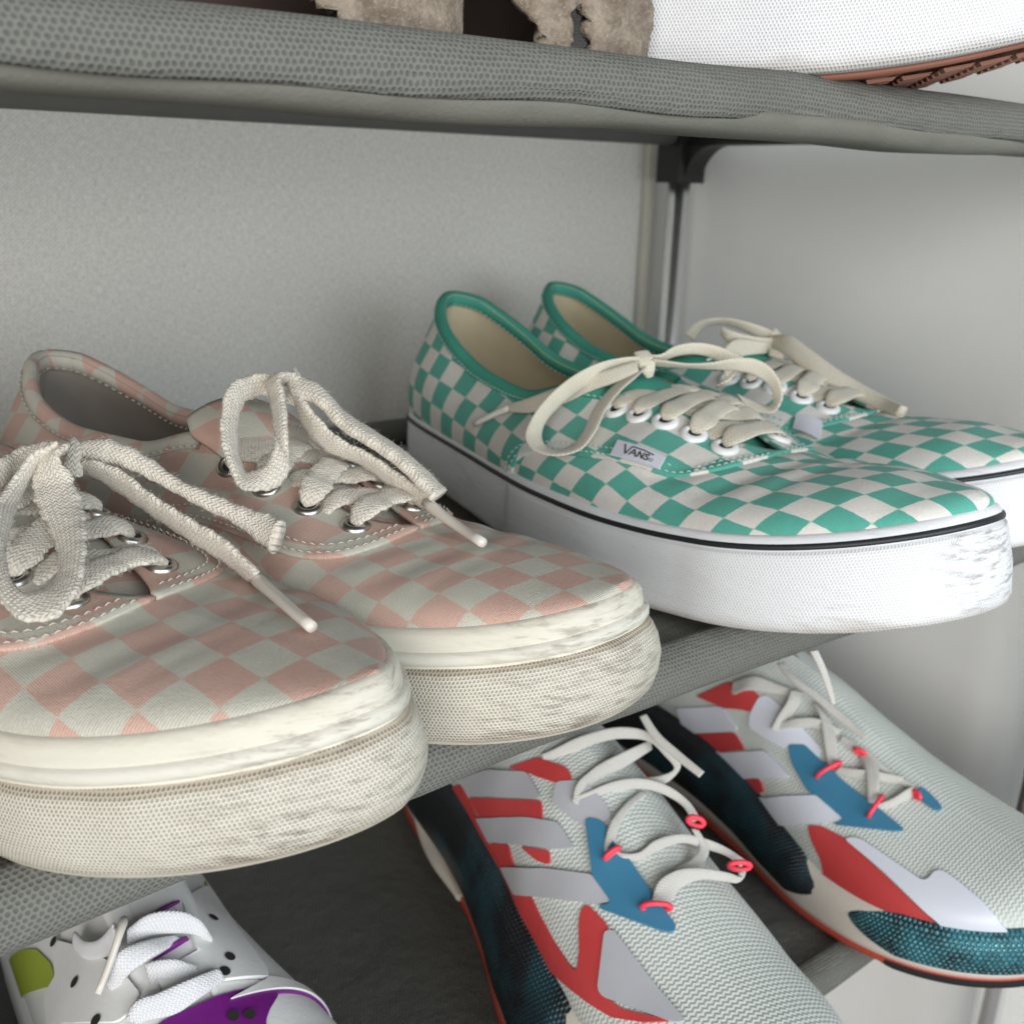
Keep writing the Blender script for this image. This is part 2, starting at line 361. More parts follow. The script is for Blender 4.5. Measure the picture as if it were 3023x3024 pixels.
# ------------------------------------------------------------------ shoe forms
XK = np.array([0,.012,.03,.06,.1,.15,.2,.3,.4,.5,.6,.68,.75,.8,.85,.9,.94,.97,.99,1.])
WK = np.array([0,.045,.068,.091,.108,.117,.120,.121,.122,.131,.150,.163,.166,.163,.154,.135,.110,.080,.046,0])
class Shoe:
    """half outline by arc length t (0 heel, 1 toe tip); surface from the sole line B(t) up to the top line C(t)"""
    def __init__(s, L, zh, zt, wh=1, wf=1, n=2.1, sp=.012, asym=0, xeye=.47, xthr=.730, xk=XK, wk=WK, **kw):
        s.L, s.zh, s.zt, s.sp, s.asym, s.xeye, s.xthr = L, zh, zt, sp, asym, xeye, xthr
        # dense outline
        u = np.linspace(0, 1, 400)
        x = np.sin(u*math.pi/2)**2
        w = np.zeros_like(x)
        back = np.interp(x, xk, wk)
        w = pchip(xk[2:-3], wk[2:-3], x)
        hb = x < .06; q = np.clip(1-x/.06, 0, 1); w = np.where(hb, w*np.power(np.clip(1-q**2.4, 0, 1), 1/2.4), w)
        q = np.clip((x-.75)/.25, 0, 1); w = np.where(x > .75, .166*np.power(np.clip(1-q**n, 0, 1), 1/n), w)
        k = sstep(.3, .6, x); w = w*(wh*(1-k)+wf*k)
        for _ in range(2): w[1:-1] = .25*w[:-2]+.5*w[1:-1]+.25*w[2:]
        d = np.r_[0, np.cumsum(np.hypot(np.diff(x), np.diff(w)))]; s.per = d[-1]*L
        s.tt, s.tx, s.tw = d/d[-1], x, w
        s.kw = dict(ratio=([0,.06,.15,.25,.40,.47,.55,.64,.69,.715],[.72,.72,.68,.64,.60,.54,.40,.25,.12,0]),
                    ctop=([0,.06,.15,.25,.36,.47,.60,.70,.80,.88,.94,.985,1],[.080,.079,.069,.060,.060,.068,.058,.0495,.0455,.041,.036,.0295,.027]),
                    heel_in=.010, bulge=.55, belly=.004, full=.55, heel_a=.20, med=1.0, flare=0.0)
        s.kw.update(kw)
    def out(s, t):
        return np.interp(t, s.tt, s.tx), np.interp(t, s.tt, s.tw)
    def t_of_x(s, x): return np.interp(x, s.tx, s.tt)
    def mf(s, x): return 1-(1-s.kw['med'])*sstep(.42, .74, x)
    def flare(s, x):
        f = s.kw['flare']
        return pchip(f[0], f[1], x) if isinstance(f, tuple) else f*sstep(.70, 1, x)
    def spring(s, x): return s.sp*np.clip((np.asarray(x)-.62)/.38, 0, 1)**2
    def cen(s, x): return s.asym*np.clip((np.asarray(x)-.4)/.6, 0, 1)**2*s.L
    def zfox(s, x):
        if 'fox' in s.kw: return pchip(*s.kw['fox'], x)+s.spring(x)
        return s.zh+(s.zt-s.zh)*np.asarray(x)+s.spring(x)
    def outline_pts(s, N=120):
        """closed loop heel -> right side(-y) -> toe -> left side, with outward normals (xy) and x fraction"""
        t = np.linspace(0, 1, N); x, w = s.out(t)
        X = np.r_[x, x[::-1][1:-1]]; Y = np.r_[-w, (w*s.mf(x))[::-1][1:-1]]*s.L
        P = np.stack([X*s.L, Y+s.cen(X)], -1)
        T = np.roll(P, -1, 0)-np.roll(P, 1, 0); Nn = nrm(np.stack([T[:, 1], -T[:, 0]], -1))
        return P, Nn, X
    def S(s, side, t, v, off=0.0):
        """points on the upper; t, v arrays of equal shape"""
        t, v = np.broadcast_arrays(np.asarray(t, float), np.asarray(v, float))
        p = s._S(side, t, v)
        if np.any(np.asarray(off) != 0):
            p = p+s.N(side, t, v)*np.asarray(off)[..., None]
        return p
    def N(s, side, t, v):
        e = .003
        a = s._S(side, np.clip(t+e, 0, 1), v)-s._S(side, np.clip(t-e, 0, 1), v)
        b = s._S(side, t, np.clip(v+e, 0, 1))-s._S(side, t, np.clip(v-e, 0, 1))
        n = np.cross(a, b)*(1 if side < 0 else -1)
        return nrm(n)
    def _S(s, side, t, v):
        L, kw = s.L, s.kw
        x, w = s.out(t)
        if side > 0: w = w*s.mf(x)
        ex = .002
        x2, w2 = s.out(np.clip(t+ex, 0, 1)); x1, w1 = s.out(np.clip(t-ex, 0, 1))
        if side > 0: w2 = w2*s.mf(x2); w1 = w1*s.mf(x1)
        tx, ty = (x2-x1), side*(w2-w1)
        ln = np.sqrt(tx*tx+ty*ty)+1e-9; nx, ny = side*-ty/ln, side*tx/ln
        ins = .0022+s.flare(x)
        bx = x*L-nx*ins
        by = side*np.maximum(side*(side*w*L-ny*ins), 0)
        zb = s.zfox(x)-.003
        cx = bx+kw['heel_in']*(1-sstep(0, .22, x))
        xa = kw['heel_a']; wa = np.interp(xa, s.tx, s.tw)
        wc = np.where(x < xa, wa*np.sqrt(np.clip(1-(1-np.clip(x, 0, xa)/xa)**2, 0, 1)), w)
        cy = side*np.maximum(wc*L-.0022, 0)*pchip(*kw['ratio'], x)
        zc = pchip(*kw['ctop'], x)+s.spring(x)
        h = np.maximum(zc-zb, .0005)
        vamp = sstep(s.xeye-.05, s.xthr, x)
        bl = kw['belly']*(1-.55*vamp)
        P0 = np.stack([bx, by, zb], -1)
        P3 = np.stack([cx, cy, zc], -1)
        P1 = P0+np.stack([nx*bl, ny*bl, h*(kw['bulge']+(kw['full']-.55)*.8*vamp)], -1)
        # arriving: collar nearly vertical, vamp towards the middle
        dx = nx*bl*1.2*(1-vamp); dy = (ny*bl*1.2)*(1-vamp)+vamp*(by-cy)*kw['full']
        P2 = P3+np.stack([dx, dy, -h*(.38*(1-vamp)+.05*vamp)], -1)
        vv = v[..., None]
        p = (1-vv)**3*P0+3*(1-vv)**2*vv*P1+3*(1-vv)*vv**2*P2+vv**3*P3
        p[..., 1] += s.cen(x)
        if 'crease' in kw:
            for (xc, wd, dep, sk) in kw['crease']:
                q = (x+sk*(1-v)-xc)/wd
                p[..., 2] -= dep*np.exp(-q*q)*sstep(.15, .5, v)*(1-.5*sstep(.9, 1, v))
        return p
    def inv_v(s, side, t, dist):
        """v of the point `dist` metres below the top line at each t"""
        vs_ = np.linspace(0, 1, 60); out_ = []
        for tt in np.atleast_1d(t):
            p = s._S(side, np.full(60, tt), vs_); d = np.r_[0, np.cumsum(np.linalg.norm(np.diff(p, axis=0), axis=1))]; d = d[-1]-d
            out_.append(np.interp(-dist, -d, vs_))
        return np.array(out_)

def lat(U, m):
    """check lattice: m = (anchor, edge 1, edge 2, size)"""
    if m is None: return U
    a, e1, e2, size = m
    I = np.linalg.inv(np.array([e1, e2]).T)*size
    return (U-np.array(a))@I.T
def rot2(U, ang, ou=0, ov=0):
    c, s_ = math.cos(ang), math.sin(ang)
    return np.stack([U[..., 0]*c-U[..., 1]*s_+ou, U[..., 0]*s_+U[..., 1]*c+ov], -1)
def arc_v(P):
    d = np.linalg.norm(np.diff(P, axis=1), axis=-1); return np.concatenate([np.zeros((P.shape[0], 1)), np.cumsum(d, 1)], 1)

def surf_patch(S, side, tlo, thi, nt, nv, off, name, mat, parent, uvmode='vamp', m=None, th=None, vlo=0., vhi=1., tpow=1):
    """tlo/thi: callables of v giving the t range"""
    v = np.linspace(vlo, vhi, nv); a = np.linspace(0, 1, nt)
    T = np.array([[tlo(vv)+(thi(vv)-tlo(vv))*q for vv in v] for q in a]); Vv = np.tile(v, (nt, 1))
    P = S.S(side, T, Vv, np.full(T.shape, off))
    if uvmode == 'vamp':
        full = S._S(side, T, Vv); 
        top = S._S(side, T, np.ones_like(T))
        # arc length from the middle, by fine sampling
        arc = np.zeros_like(T)
        for j in range(nv):
            ks = np.linspace(0, 1, 25)
            prev = full[:, j]; acc = np.zeros(nt)
            for k in ks[1:]:
                cur = S._S(side, T[:, j], Vv[:, j]+(1-Vv[:, j])*k); acc += np.linalg.norm(cur-prev, axis=1); prev = cur
            arc[:, j] = acc+np.abs(top[:, j, 1]-S.cen(S.out(T[:, j])[0]))
        U = np.stack([P[..., 0], side*arc], -1)
    else:
        arc = np.zeros_like(T)
        for j in range(nv):
            ks = np.linspace(0, 1, 25); prev = S._S(side, T[:, j], np.zeros(nt)); acc = np.zeros(nt)
            for k in ks[1:]:
                cur = S._S(side, T[:, j], Vv[:, j]*k); acc += np.linalg.norm(cur-prev, axis=1); prev = cur
            arc[:, j] = acc
        U = np.stack([T*S.per, arc], -1)
    U = lat(U, m)
    o = mesh_obj(name, P.reshape(-1, 3), grid_faces(nt, nv, flip=(side > 0)), mat, parent, uv=U.reshape(-1, 2), tv=np.stack([T, Vv], -1).reshape(-1, 2))
    if th: solid(o, th)
    return o

def loft_ring(S, prof, name, mat, parent, N=120, cap=True, trange=None, proud=0.0, fade=.03, wob=None, xr=None):
    """prof: (inset, fraction of the foxing height); trange: x fraction from which a bumper starts"""
    P, Nn, X = S.outline_pts(N)
    per = np.r_[0, np.cumsum(np.linalg.norm(np.diff(P, axis=0), axis=1))]
    if trange is not None:
        idx = np.where(X >= trange)[0]; P, Nn, X, per = P[idx], Nn[idx], X[idx], per[idx]
    fadez = np.ones(len(X))
    if xr is not None:
        n2 = len(X); roll = n2//2 if xr[0] <= 0 else 0
        P, Nn, X = np.roll(P, -roll, 0), np.roll(Nn, -roll, 0), np.roll(X, -roll)
        idx = np.where((X >= xr[0]) & (X <= xr[1]))[0]; P, Nn, X = P[idx], Nn[idx], X[idx]
        per = np.r_[0, np.cumsum(np.linalg.norm(np.diff(P, axis=0), axis=1))]
        e = np.minimum(np.abs(X-xr[0]) if xr[0] > 0 else 1, np.abs(X-xr[1]) if xr[1] < 1 else 1)
        fadez = np.sqrt(np.clip(e/fade, 0, 1))
    zb = S.spring(X); zt = S.zfox(X); h = zt-zb
    nP = len(P); V = np.zeros((nP, len(prof), 3)); U = np.zeros((nP, len(prof), 2))
    for j, (ins, fr) in enumerate(prof):
        off = np.full(nP, -ins)
        if proud:
            k = sstep(trange-.001, trange+fade, X) if trange is not None else 1.0
            off = off+proud*k-(.0012*(1-k))
        if xr is not None: off = off-.004*(1-fadez)
        if wob is not None: off = off+wob*np.sin(per*210+fr*5)*np.sin(per*87+2)*np.sin(fr*3.1)
        off = off-S.flare(X)*max(fr, 0)**1.4
        V[:, j, :2] = P+Nn*off[:, None]
        fm = sum(q[1] for q in prof)/len(prof)
        V[:, j, 2] = zb+(fm+(fr-fm)*fadez)*h
        U[:, j, 0] = per; U[:, j, 1] = fr*h.mean()
    F = grid_faces(nP, len(prof), cu=trange is None and xr is None)
    if cap and trange is None and xr is None:
        n = len(prof)
        F += [tuple(i*n+n-1 for i in range(nP)), tuple(i*n for i in reversed(range(nP)))]
    return mesh_obj(name, V.reshape(-1, 3), F, mat, parent, uv=U.reshape(-1, 2))

def strip_uv(n, k, L, w):
    return None
def ribbon(A, B, th, name, mat, parent, n=None, k=10):
    """a flat woven lace between edge polylines A and B (smoothed), rounded section of thickness th"""
    A = np.asarray(A, float); B = np.asarray(B, float)
    n = n or max(12, 9*len(A))
    s_ = np.r_[0, np.cumsum(np.linalg.norm(np.diff((A+B)/2, axis=0), axis=1))]
    q = np.linspace(0, s_[-1], n)
    A = np.stack([spl(s_, A[:, i], q) for i in range(3)], -1); B = np.stack([spl(s_, B[:, i], q) for i in range(3)], -1)
    Cc = (A+B)/2; W = (B-A)/2; T = nrm(np.gradient(Cc, axis=0)); N = nrm(np.cross(T, W))
    if 'cotton' in mat.name: W = W*(1+.07*np.sin(q*900+A[0, 0]*999)+.05*np.sin(q*2300))[:, None]
    a = np.linspace(0, 2*math.pi, k, endpoint=False)
    ca = np.sign(np.cos(a))*np.abs(np.cos(a))**.7; sa = np.sign(np.sin(a))*np.abs(np.sin(a))**.8
    V = Cc[:, None]+ca[None, :, None]*W[:, None]+sa[None, :, None]*N[:, None]*th/2
    Lq = np.r_[0, np.cumsum(np.linalg.norm(np.diff(Cc, axis=0), axis=1))]
    wid = np.linalg.norm(W, axis=1)
    U = np.stack([np.repeat(Lq[:, None], k, 1), ca[None]*wid[:, None]+.3], -1)
    F = grid_faces(n, k, cv=True)+[tuple(range(k)), tuple((n-1)*k+i for i in reversed(range(k)))]
    o = mesh_obj(name, V.reshape(-1, 3), F, mat, parent, uv=U.reshape(-1, 2))
    if 'cotton' in mat.name:      # loose fibres standing off the worn cotton
        fz = MB()
        for _ in range(int(Lq[-1]*7000)):
            i = rng.randint(1, n-1); p = V[i, rng.randint(0, k)]; d0 = nrm(p-Cc[i]+rng.normal(0, .0012, 3)); tt = T[i]*rng.normal(0, .8)
            ln_ = rng.uniform(.0005, .0016); d1 = nrm(d0+tt)
            fz.tube([p-d0*.0002, p+d1*ln_*.5, p+d1*ln_*.8+nrm(tt+rng.normal(0, .6, 3))*ln_*.4], .000035, 3, cap=False)
        f = fz.build('loose_fibres', mat, parent); f['kind'] = 'stuff'
    return o
def spl(x, y, q):
    """Catmull-Rom style cubic with finite-difference tangents"""
    x = np.asarray(x, float); y = np.asarray(y, float)
    if len(x) < 3: return np.interp(q, x, y)
    m = np.gradient(y, x); h = np.diff(x); i = np.clip(np.searchsorted(x, q, side='right')-1, 0, len(h)-1); t = (q-x[i])/h[i]
    return (2*t**3-3*t**2+1)*y[i]+(t**3-2*t**2+t)*h[i]*m[i]+(-2*t**3+3*t**2)*y[i+1]+(t**3-t**2)*h[i]*m[i+1]

def ring_obj(c, n, tdir, ro, ri, th, name, mat, parent, k=28, flat=.6):
    """an eyelet: a rounded washer lying on the surface open in the middle for a disc painted as shade"""
    c = np.asarray(c, float); n = nrm(n); tdir = nrm(np.asarray(tdir)-n*np.dot(tdir, n)); b = np.cross(n, tdir)
    prof = [(ri*.96, -.0012), (ri, th*.35), (ri+.12*(ro-ri), th*.85), (ri+.35*(ro-ri), th), (ri+.7*(ro-ri), th*.8), (ro*.98, th*.35), (ro, -.0006)]
    V = []
    for i in range(k):
        a = 2*math.pi*i/k; r = math.cos(a)*tdir+math.sin(a)*b
        V += [c+r*p[0]+n*p[1] for p in prof]
    return mesh_obj(name, V, grid_faces(k, len(prof), cu=True), mat, parent)
def disc_obj(c, n, r, name, mat, parent, k=16, off=0.0):
    c = np.asarray(c, float); n = nrm(n); t = nrm(np.cross(n, (.3, .5, .8))); b = np.cross(n, t)
    V = [c+n*off]+[c+n*off+r*(math.cos(2*math.pi*i/k)*t+math.sin(2*math.pi*i/k)*b) for i in range(k)]
    return mesh_obj(name, V, [(0, i+1, (i+1) % k+1) for i in range(k)], mat, parent)

HOLE_SHADE = m_plain('hole_shade', (.02, .018, .016), .9)  # dark colour for flat discs that stand in for shade inside holes
def canvas_shoe(root, S, mats, lv, lq, bumper=(.62, .70, 1.0), stripe=(.84, .93), seam=None, n_eye=4, eye=(.0042, .0021, .0011), eye_x0=.690, eye_dx=.046, flap=True):
    """low laced canvas shoe: foxing, pinstripe, toe bumper, vamp, quarters, binding, lining, insole, tongue, eyelets"""
    loft_ring(S, [(.0045, .0), (.0012, .035), (.0, .12), (-.0005, .5), (.0, .93), (.0008, .985), (.0022, 1.0), (.006, .985)], 'foxing', mats['fox'], root, cap=True)
    b0, bh, bp = bumper
    loft_ring(S, mats.get('bprof', [(.003, .004), (.0006, .03), (0, .10), (-.0004, bh*.5), (0, bh-.06), (.0003, bh-.02), (.0016, bh)]), 'toe_bumper', mats['bump'], root, trange=b0, proud=.0013*bp, wob=mats.get('wob'))
    if stripe:
        a, b = stripe
        loft_ring(S, [(.002, a), (.0, a+.012), (-.0002, (a+b)/2), (.0, b-.012), (.002, b)], 'pinstripe', mats['stripe'], root, trange=None, proud=mats.get('stripe_proud', .0007), cap=False)
    tthr = S.t_of_x(S.xthr); teye = S.t_of_x(S.xeye)
    seam = seam or ([0, .18, .30, .38, .45, .55, .70, .85, 1], [.44, .455, .50, .57, .64, .695, .725, .735, .737])
    ts = lambda v: float(S.t_of_x(pchip(seam[0], seam[1], v)))
    for side in (-1, 1):
        surf_patch(S, side, lambda v: ts(v)-.03, lambda v: 1.0, 70, 40, 0, 'vamp', mats['cloth'], root, 'vamp', lv)
        o = surf_patch(S, side, lambda v: 0.0, ts, 90, 40, .0011, 'quarter', mats['cloth'], root, 'quarter', lq, th=.0012)
        surf_patch(S, side, lambda v: 0.0, lambda v: teye+.06, 50, 24, -.0014, 'lining', mats['lining'], root, 'quarter', None, th=.0008)
        # double row of stitches along the seam
        st = MB()
        for d in (.0016, .0046):
            vs_ = np.linspace(.02, .97, 160); tt = np.array([ts(v) for v in vs_])
            p = S.S(side, tt, vs_, np.full(160, .0013)); g = nrm(np.gradient(p, axis=0)); nn = S.N(side, tt, vs_)
            p = p+np.cross(g, nn)*d*side*-1*-1
            q = p - 0
            ln = np.r_[0, np.cumsum(np.linalg.norm(np.diff(q, axis=0), axis=1))]
            m = int(ln[-1]/.0026)
            for i in range(m):
                u0, u1 = (i+.12)*.0026, (i+.80)*.0026
                pa = np.array([np.interp(u0, ln, q[:, c_]) for c_ in range(3)]); pb = np.array([np.interp(u1, ln, q[:, c_]) for c_ in range(3)])
                na = np.array([np.interp(u0, ln, nn[:, c_]) for c_ in range(3)])
                st.tube([pa-na*.0001, (pa+pb)/2+na*.0003, pb-na*.0001], [.00018, .00027, .00018], 5, up=na)
        o = st.build('stitching', mats['thread'], root); o['kind'] = 'stuff'
        # eyelets
        for i in range(n_eye):
            tt = S.t_of_x(eye_x0-eye_dx*i); v = S.inv_v(side, [tt], mats.get('eye_in', .0078))[0]
            c_ = S.S(side, np.array([tt]), np.array([v]), np.array([.0022]))[0]; n_ = S.N(side, np.array([tt]), np.array([v]))[0]
            e = ring_obj(c_-n_*.0008, n_, (1, 0, 0), eye[0], eye[1], eye[2], 'eyelet', mats['eye'], root)
            disc_obj(c_-n_*.0004, n_, eye[1]*1.02, 'hole_shade', HOLE_SHADE, e)
    # binding round the collar (both sides in one band)
    tc = np.linspace(0, teye, 60)
    path = []
    sec = []
    for side, seq in ((-1, tc[::-1]), (1, tc[1:])):
        top = S.S(side, seq, np.ones_like(seq)); n_ = S.N(side, seq, np.full(seq.shape, .97))
        vl = S.inv_v(side, seq, .0052); low = S.S(side, seq, vl, np.full(seq.shape, .0019)); lo2 = S.S(side, seq, vl, np.full(seq.shape, -.0032))
        for i in range(len(seq)):
            dn = nrm(low[i]-top[i]-n_[i]*.0019); up = -dn
            sec.append([low[i]-n_[i]*.0006, low[i], top[i]+n_[i]*.0021+dn*.0012, top[i]+n_[i]*.0012+up*.0009, top[i]-n_[i]*.0010+up*.0011, top[i]-n_[i]*.0030+dn*.001, lo2[i], lo2[i]+n_[i]*.0006])
    sec = np.array(sec); nn = len(sec)
    ln = np.r_[0, np.cumsum(np.linalg.norm(np.diff(sec[:, 3], axis=0), axis=1))]
    U = np.zeros((nn, 8, 2)); U[..., 0] = ln[:, None]; U[..., 1] = np.arange(8)[None]*.002
    U = rot2(U, mats.get('bind_ang', .4), .003, .001)
    o = mesh_obj('collar_binding', sec.reshape(-1, 3), grid_faces(nn, 8, cv=True, flip=True)+[tuple(range(8)), tuple((nn-1)*8+i for i in reversed(range(8)))], mats['binding'], root, uv=U.reshape(-1, 2))
    st = MB()
    m = int(ln[-1]/.0030)
    for i in range(m):
        j0 = np.interp((i+.15)*.0030, ln, np.arange(nn)); j1 = np.interp((i+.8)*.0030, ln, np.arange(nn))
        f = lambda j: sec[int(j)]*(1-j % 1)+sec[min(int(j)+1, nn-1)]*(j % 1)
        s0, s1 = f(j0), f(j1)
        for a_, b_, c_ in ((1, 2, 3), (6, 5, 4)):
            n0 = nrm(s0[1]-s0[6]) if a_ == 1 else nrm(s0[6]-s0[1])
            pa = s0[a_]*.8+s0[b_]*.2+n0*.0003; pb = s1[a_]*.8+s1[b_]*.2+n0*.0003
            st.tube([pa, (pa+pb)/2+n0*.0002, pb], [.0002, .0003, .0002], 5, up=n0)
    o = st.build('stitching', mats['thread'], root); o['kind'] = 'stuff'
    # insole
    t = np.linspace(0, 1, 80); x, w = S.out(t); X = np.r_[x, x[::-1]]; Y = np.r_[-w, (w*S.mf(x))[::-1]]*S.L*.90
    V = np.stack([.006+X*(S.L-.012), Y+S.cen(X), S.spring(X)+.018+.004*np.exp(-((X-.3)/.2)**2)], -1)
    ctr = np.array([[.006+q*(S.L-.012), S.cen(q), S.spring(q)+.0175] for q in x])
    nn = len(t); G = np.stack([V[:nn], ctr, V[nn:][::-1]], 1)
    o = mesh_obj('insole', G.reshape(-1, 3), grid_faces(nn, 3), mats['insole'], root); solid(o, .002)
    make_tongue(root, S, mats['tongue'], lv, mats.get('tongue_rise', .005))

def make_tongue(root, S, mat, lv, rise, half0=.010, half1=.010):
    xs = np.linspace(S.xthr-.015, S.xeye-.03, 34); nyy = 13; V = []; U = []
    for i, x in enumerate(xs):
        t = np.array([S.t_of_x(x)]); c = S.S(1, t, np.array([1.0]))[0]; c2 = S.S(-1, t, np.array([1.0]))[0]
        k = i/(len(xs)-1); half = half0+half1*k; zt_ = (c[2]+c2[2])/2-.0026+.003*sstep(0, .4, k)+rise*max(0, k-.62)*2
        for j in range(nyy):
            q = -1+2*j/(nyy-1); yy = q*half*(1-.25*max(0, k-.9)*10*abs(q))
            V.append((x*S.L, S.cen(x)+yy, zt_-.5*(yy**2)/.018*.6)); U.append((x*S.L, yy))
    U = lat(np.array(U), lv)
    o = mesh_obj('tongue', V, grid_faces(len(xs), nyy, flip=True), mat, root, uv=U); solid(o, .0022)
    return o

def lace_bars(root, S, mat, eye_x0, eye_dx, n, width, th, straight_first=True, depth=.0078, lift=.0035):
    """crossed laces between the two rows of eyelets"""
    def pt(side, i):
        tt = np.array([S.t_of_x(eye_x0-eye_dx*i)]); v = S.inv_v(side, tt, depth)
        return S.S(side, tt, v, np.array([.0022]))[0], S.N(side, tt, v)[0]
    def strip(side, i, j, hgt, dive=.55):
        a, na = pt(side, i); b, nb = pt(-side, j)
        mid = (a+b)/2; fw = np.array([1, 0, 0.])
        pts = [a-na*.0035, a+na*.0008+(mid-a)*.05, a+na*.0028+(mid-a)*.22, mid*.6+a*.4+np.array([0, 0, hgt]), mid+np.array([0, 0, hgt*1.15]), mid*.55+b*.45+np.array([0, 0, hgt*.75]), b+(mid-b)*.35+np.array([0, 0, -.0005]), b+(mid-b)*.1-nb*.004]
        pts = np.array(pts)
        if j == i:     # straight bar entering both eyelets
            pts = np.array([a-na*.0035, a+na*.001+(mid-a)*.05, a+na*.003+(mid-a)*.25, mid+np.array([0, 0, hgt]), b+nb*.003+(mid-b)*.25, b+nb*.001+(mid-b)*.05, b-nb*.0035])
        T = nrm(np.gradient(pts, axis=0)); up = nrm(na+nb)
        W = nrm(np.cross(T, up)); ww = np.full(len(pts), width); ww[0] = width*.45; ww[1] = width*.62; ww[-1] = width*.6 if j != i else width*.45
        if j == i: ww[-2] = width*.62
        ribbon(pts-W*ww[:, None]/2, pts+W*ww[:, None]/2, th, 'lace', mat, root)
    for i in range(n-1, -1, -1):
        if i == 0 and straight_first: continue
        strip(1, i, i+1 if i+1 < n else i, lift*.55)
        strip(-1, i, i+1 if i+1 < n else i, lift*1.1)
    if straight_first:
        strip(1, 0, 1, lift*.6)
        strip(-1, 0, 0, lift*1.15)
# ------------------------------------------------------------------ pink and teal canvas shoes
PINK, PINKW = (.64, .425, .352), (.60, .578, .495)
TEAL, TEALW = (.115, .45, .365), (.80, .775, .735)
pink_mats = dict(
    cloth=m_check('pink_check_canvas', PINK, PINKW, .0115, .00075, .75, (.55, .27, .2), .35),
    fox=m_rubber('aged_foxing', (.66, .625, .53), (.38, .31, .22), None, .30, lowdirt=.3, smear=[(.262, .0, .035, .05, .55, (.2, .16, .12))]),
    bump=m_rubber('aged_bumper', (.68, .64, .545), (.38, .30, .21), .00098, .24, lowdirt=.6, edge=.0205,
                  smear=[(.262, .0, .012, .045, .5, (.16, .13, .10)), (.255, -.028, .008, .03, .5, (.2, .15, .11)), (.24, .03, .02, .03, .5, (.2, .15, .11))]),
    stripe=m_rubber('aged_stripe', (.66, .635, .55), (.38, .31, .22), None, .5, lowdirt=0, smear=[(.262, .0, .025, .05, .6, (.2, .16, .12))]),
    thread=m_plain('cream_thread', (.54, .48, .41), .8), eye=m_plain('brushed_nickel', (.52, .50, .47), .32, metal=1),
    binding=None, lining=m_plain('grey_lining', (.30, .265, .23), .9, bump=.3, bscale=900), insole=m_plain('brown_insole', (.13, .095, .065), .8),
    tongue=None, wob=.00045, bprof=[(.0060, .004), (.0030, .03), (.0010, .10), (-.0004, .22), (-.0013, .38), (-.0010, .54), (-.0002, .64), (.0006, .685), (.0022, .70)], bind_ang=.6, tongue_rise=.012, eye_in=.0062, stripe_proud=.0010)
pink_mats['binding'] = pink_mats['cloth']; pink_mats['tongue'] = pink_mats['cloth']
teal_mats = dict(
    cloth=m_check('teal_check_canvas', TEAL, TEALW, .0105, .00055, .25, (.08, .38, .30), .3),
    fox=WHITE_RUB,
    bump=m_rubber('white_bumper', (.80, .81, .83), (.45, .40, .35), .00105, .06, dot_dark=.84, bump=.4, lowdirt=.6,
                  smear=[(.293, .006, .036, .026, .65, (.17, .13, .10)), (.286, .022, .030, .020, .6, (.16, .12, .09)), (.27, -.026, .006, .026, .35, (.34, .27, .20))], edge=None),
    stripe=m_plain('black_stripe', (.018, .020, .023), .45),
    thread=m_plain('mint_thread', (.45, .66, .60), .8), eye=m_plain('white_enamel', (.82, .82, .82), .3),
    binding=m_plain('teal_binding', (.055, .32, .235), .85, bump=.3, bscale=1500), lining=m_plain('cream_lining', (.60, .52, .36), .9, bump=.3, bscale=900),
    insole=m_plain('tan_insole', (.34, .25, .14), .8), tongue=m_plain('teal_tongue', (.055, .33, .25), .85, bump=.3, bscale=1500), stripe_proud=.0008)
PINK_LACE = m_lace('cream_cotton_lace', (.76, .70, .60), .0013, .9, .7, .84)
TEAL_LACE = m_lace('flat_ecru_lace', (.72, .67, .55), .0014, .6, .2, .72)
AGLET = m_plain('clear_aglet', (.70, .65, .58), .25)

CT_TEAL = ([0,.03,.06,.15,.25,.36,.47,.60,.70,.80,.88,.94,.985,1],[.084,.0815,.0775,.067,.0575,.0545,.0625,.0595,.050,.0475,.0455,.0405,.0365,.034])
CT_PINK = ([0,.03,.06,.15,.25,.36,.47,.60,.70,.80,.88,.94,.985,1],[.073,.0715,.0685,.061,.056,.056,.063,.0530,.0450,.0420,.0388,.0355,.0330,.0322])
GP = 'pink checked canvas shoes'; GT = 'teal checked canvas shoes'
tealA = thing('canvas_shoe', 'teal checkerboard canvas shoe in front, white tag on its side, toe overhanging the shelf', 'shoe', (.2740, .4340, 0), .005, -.0048, group=GT)
TEAL_W = np.array([0,.05,.080,.096,.108,.119,.128,.146,.163,.175,.178,.172,.166,.163,.154,.135,.110,.080,.046,0])
S_tealA = Shoe(.2960, .0290, .0310, 1.0, 1.0397, 2.07, .018, .032, ctop=CT_TEAL, med=.92, flare=.0065, crease=[(.73, .018, .0014, .10), (.775, .016, .0013, .06), (.815, .012, .0007, .03)], wk=TEAL_W, xeye=.51, ratio=([0,.06,.15,.25,.40,.47,.52,.60,.68,.715,.73],[.60,.62,.62,.60,.54,.43,.35,.27,.15,.07,0]))
tealB = thing('canvas_shoe', 'teal checkerboard canvas shoe half hidden behind its mate, nearest the glossy panel', 'shoe', (.352, .452, 0), .04, 0, group=GT)
S_tealB = Shoe(.2920, .0290, .0310, .98, 1.02, 2.07, .017, .02, ctop=CT_TEAL, med=.85, flare=.006, crease=[(.73, .018, .0016, .10), (.775, .016, .0012, .06)], wk=TEAL_W, xeye=.51, ratio=([0,.06,.15,.25,.40,.47,.52,.60,.68,.715,.73],[.60,.62,.62,.60,.54,.43,.35,.27,.15,.07,0]))
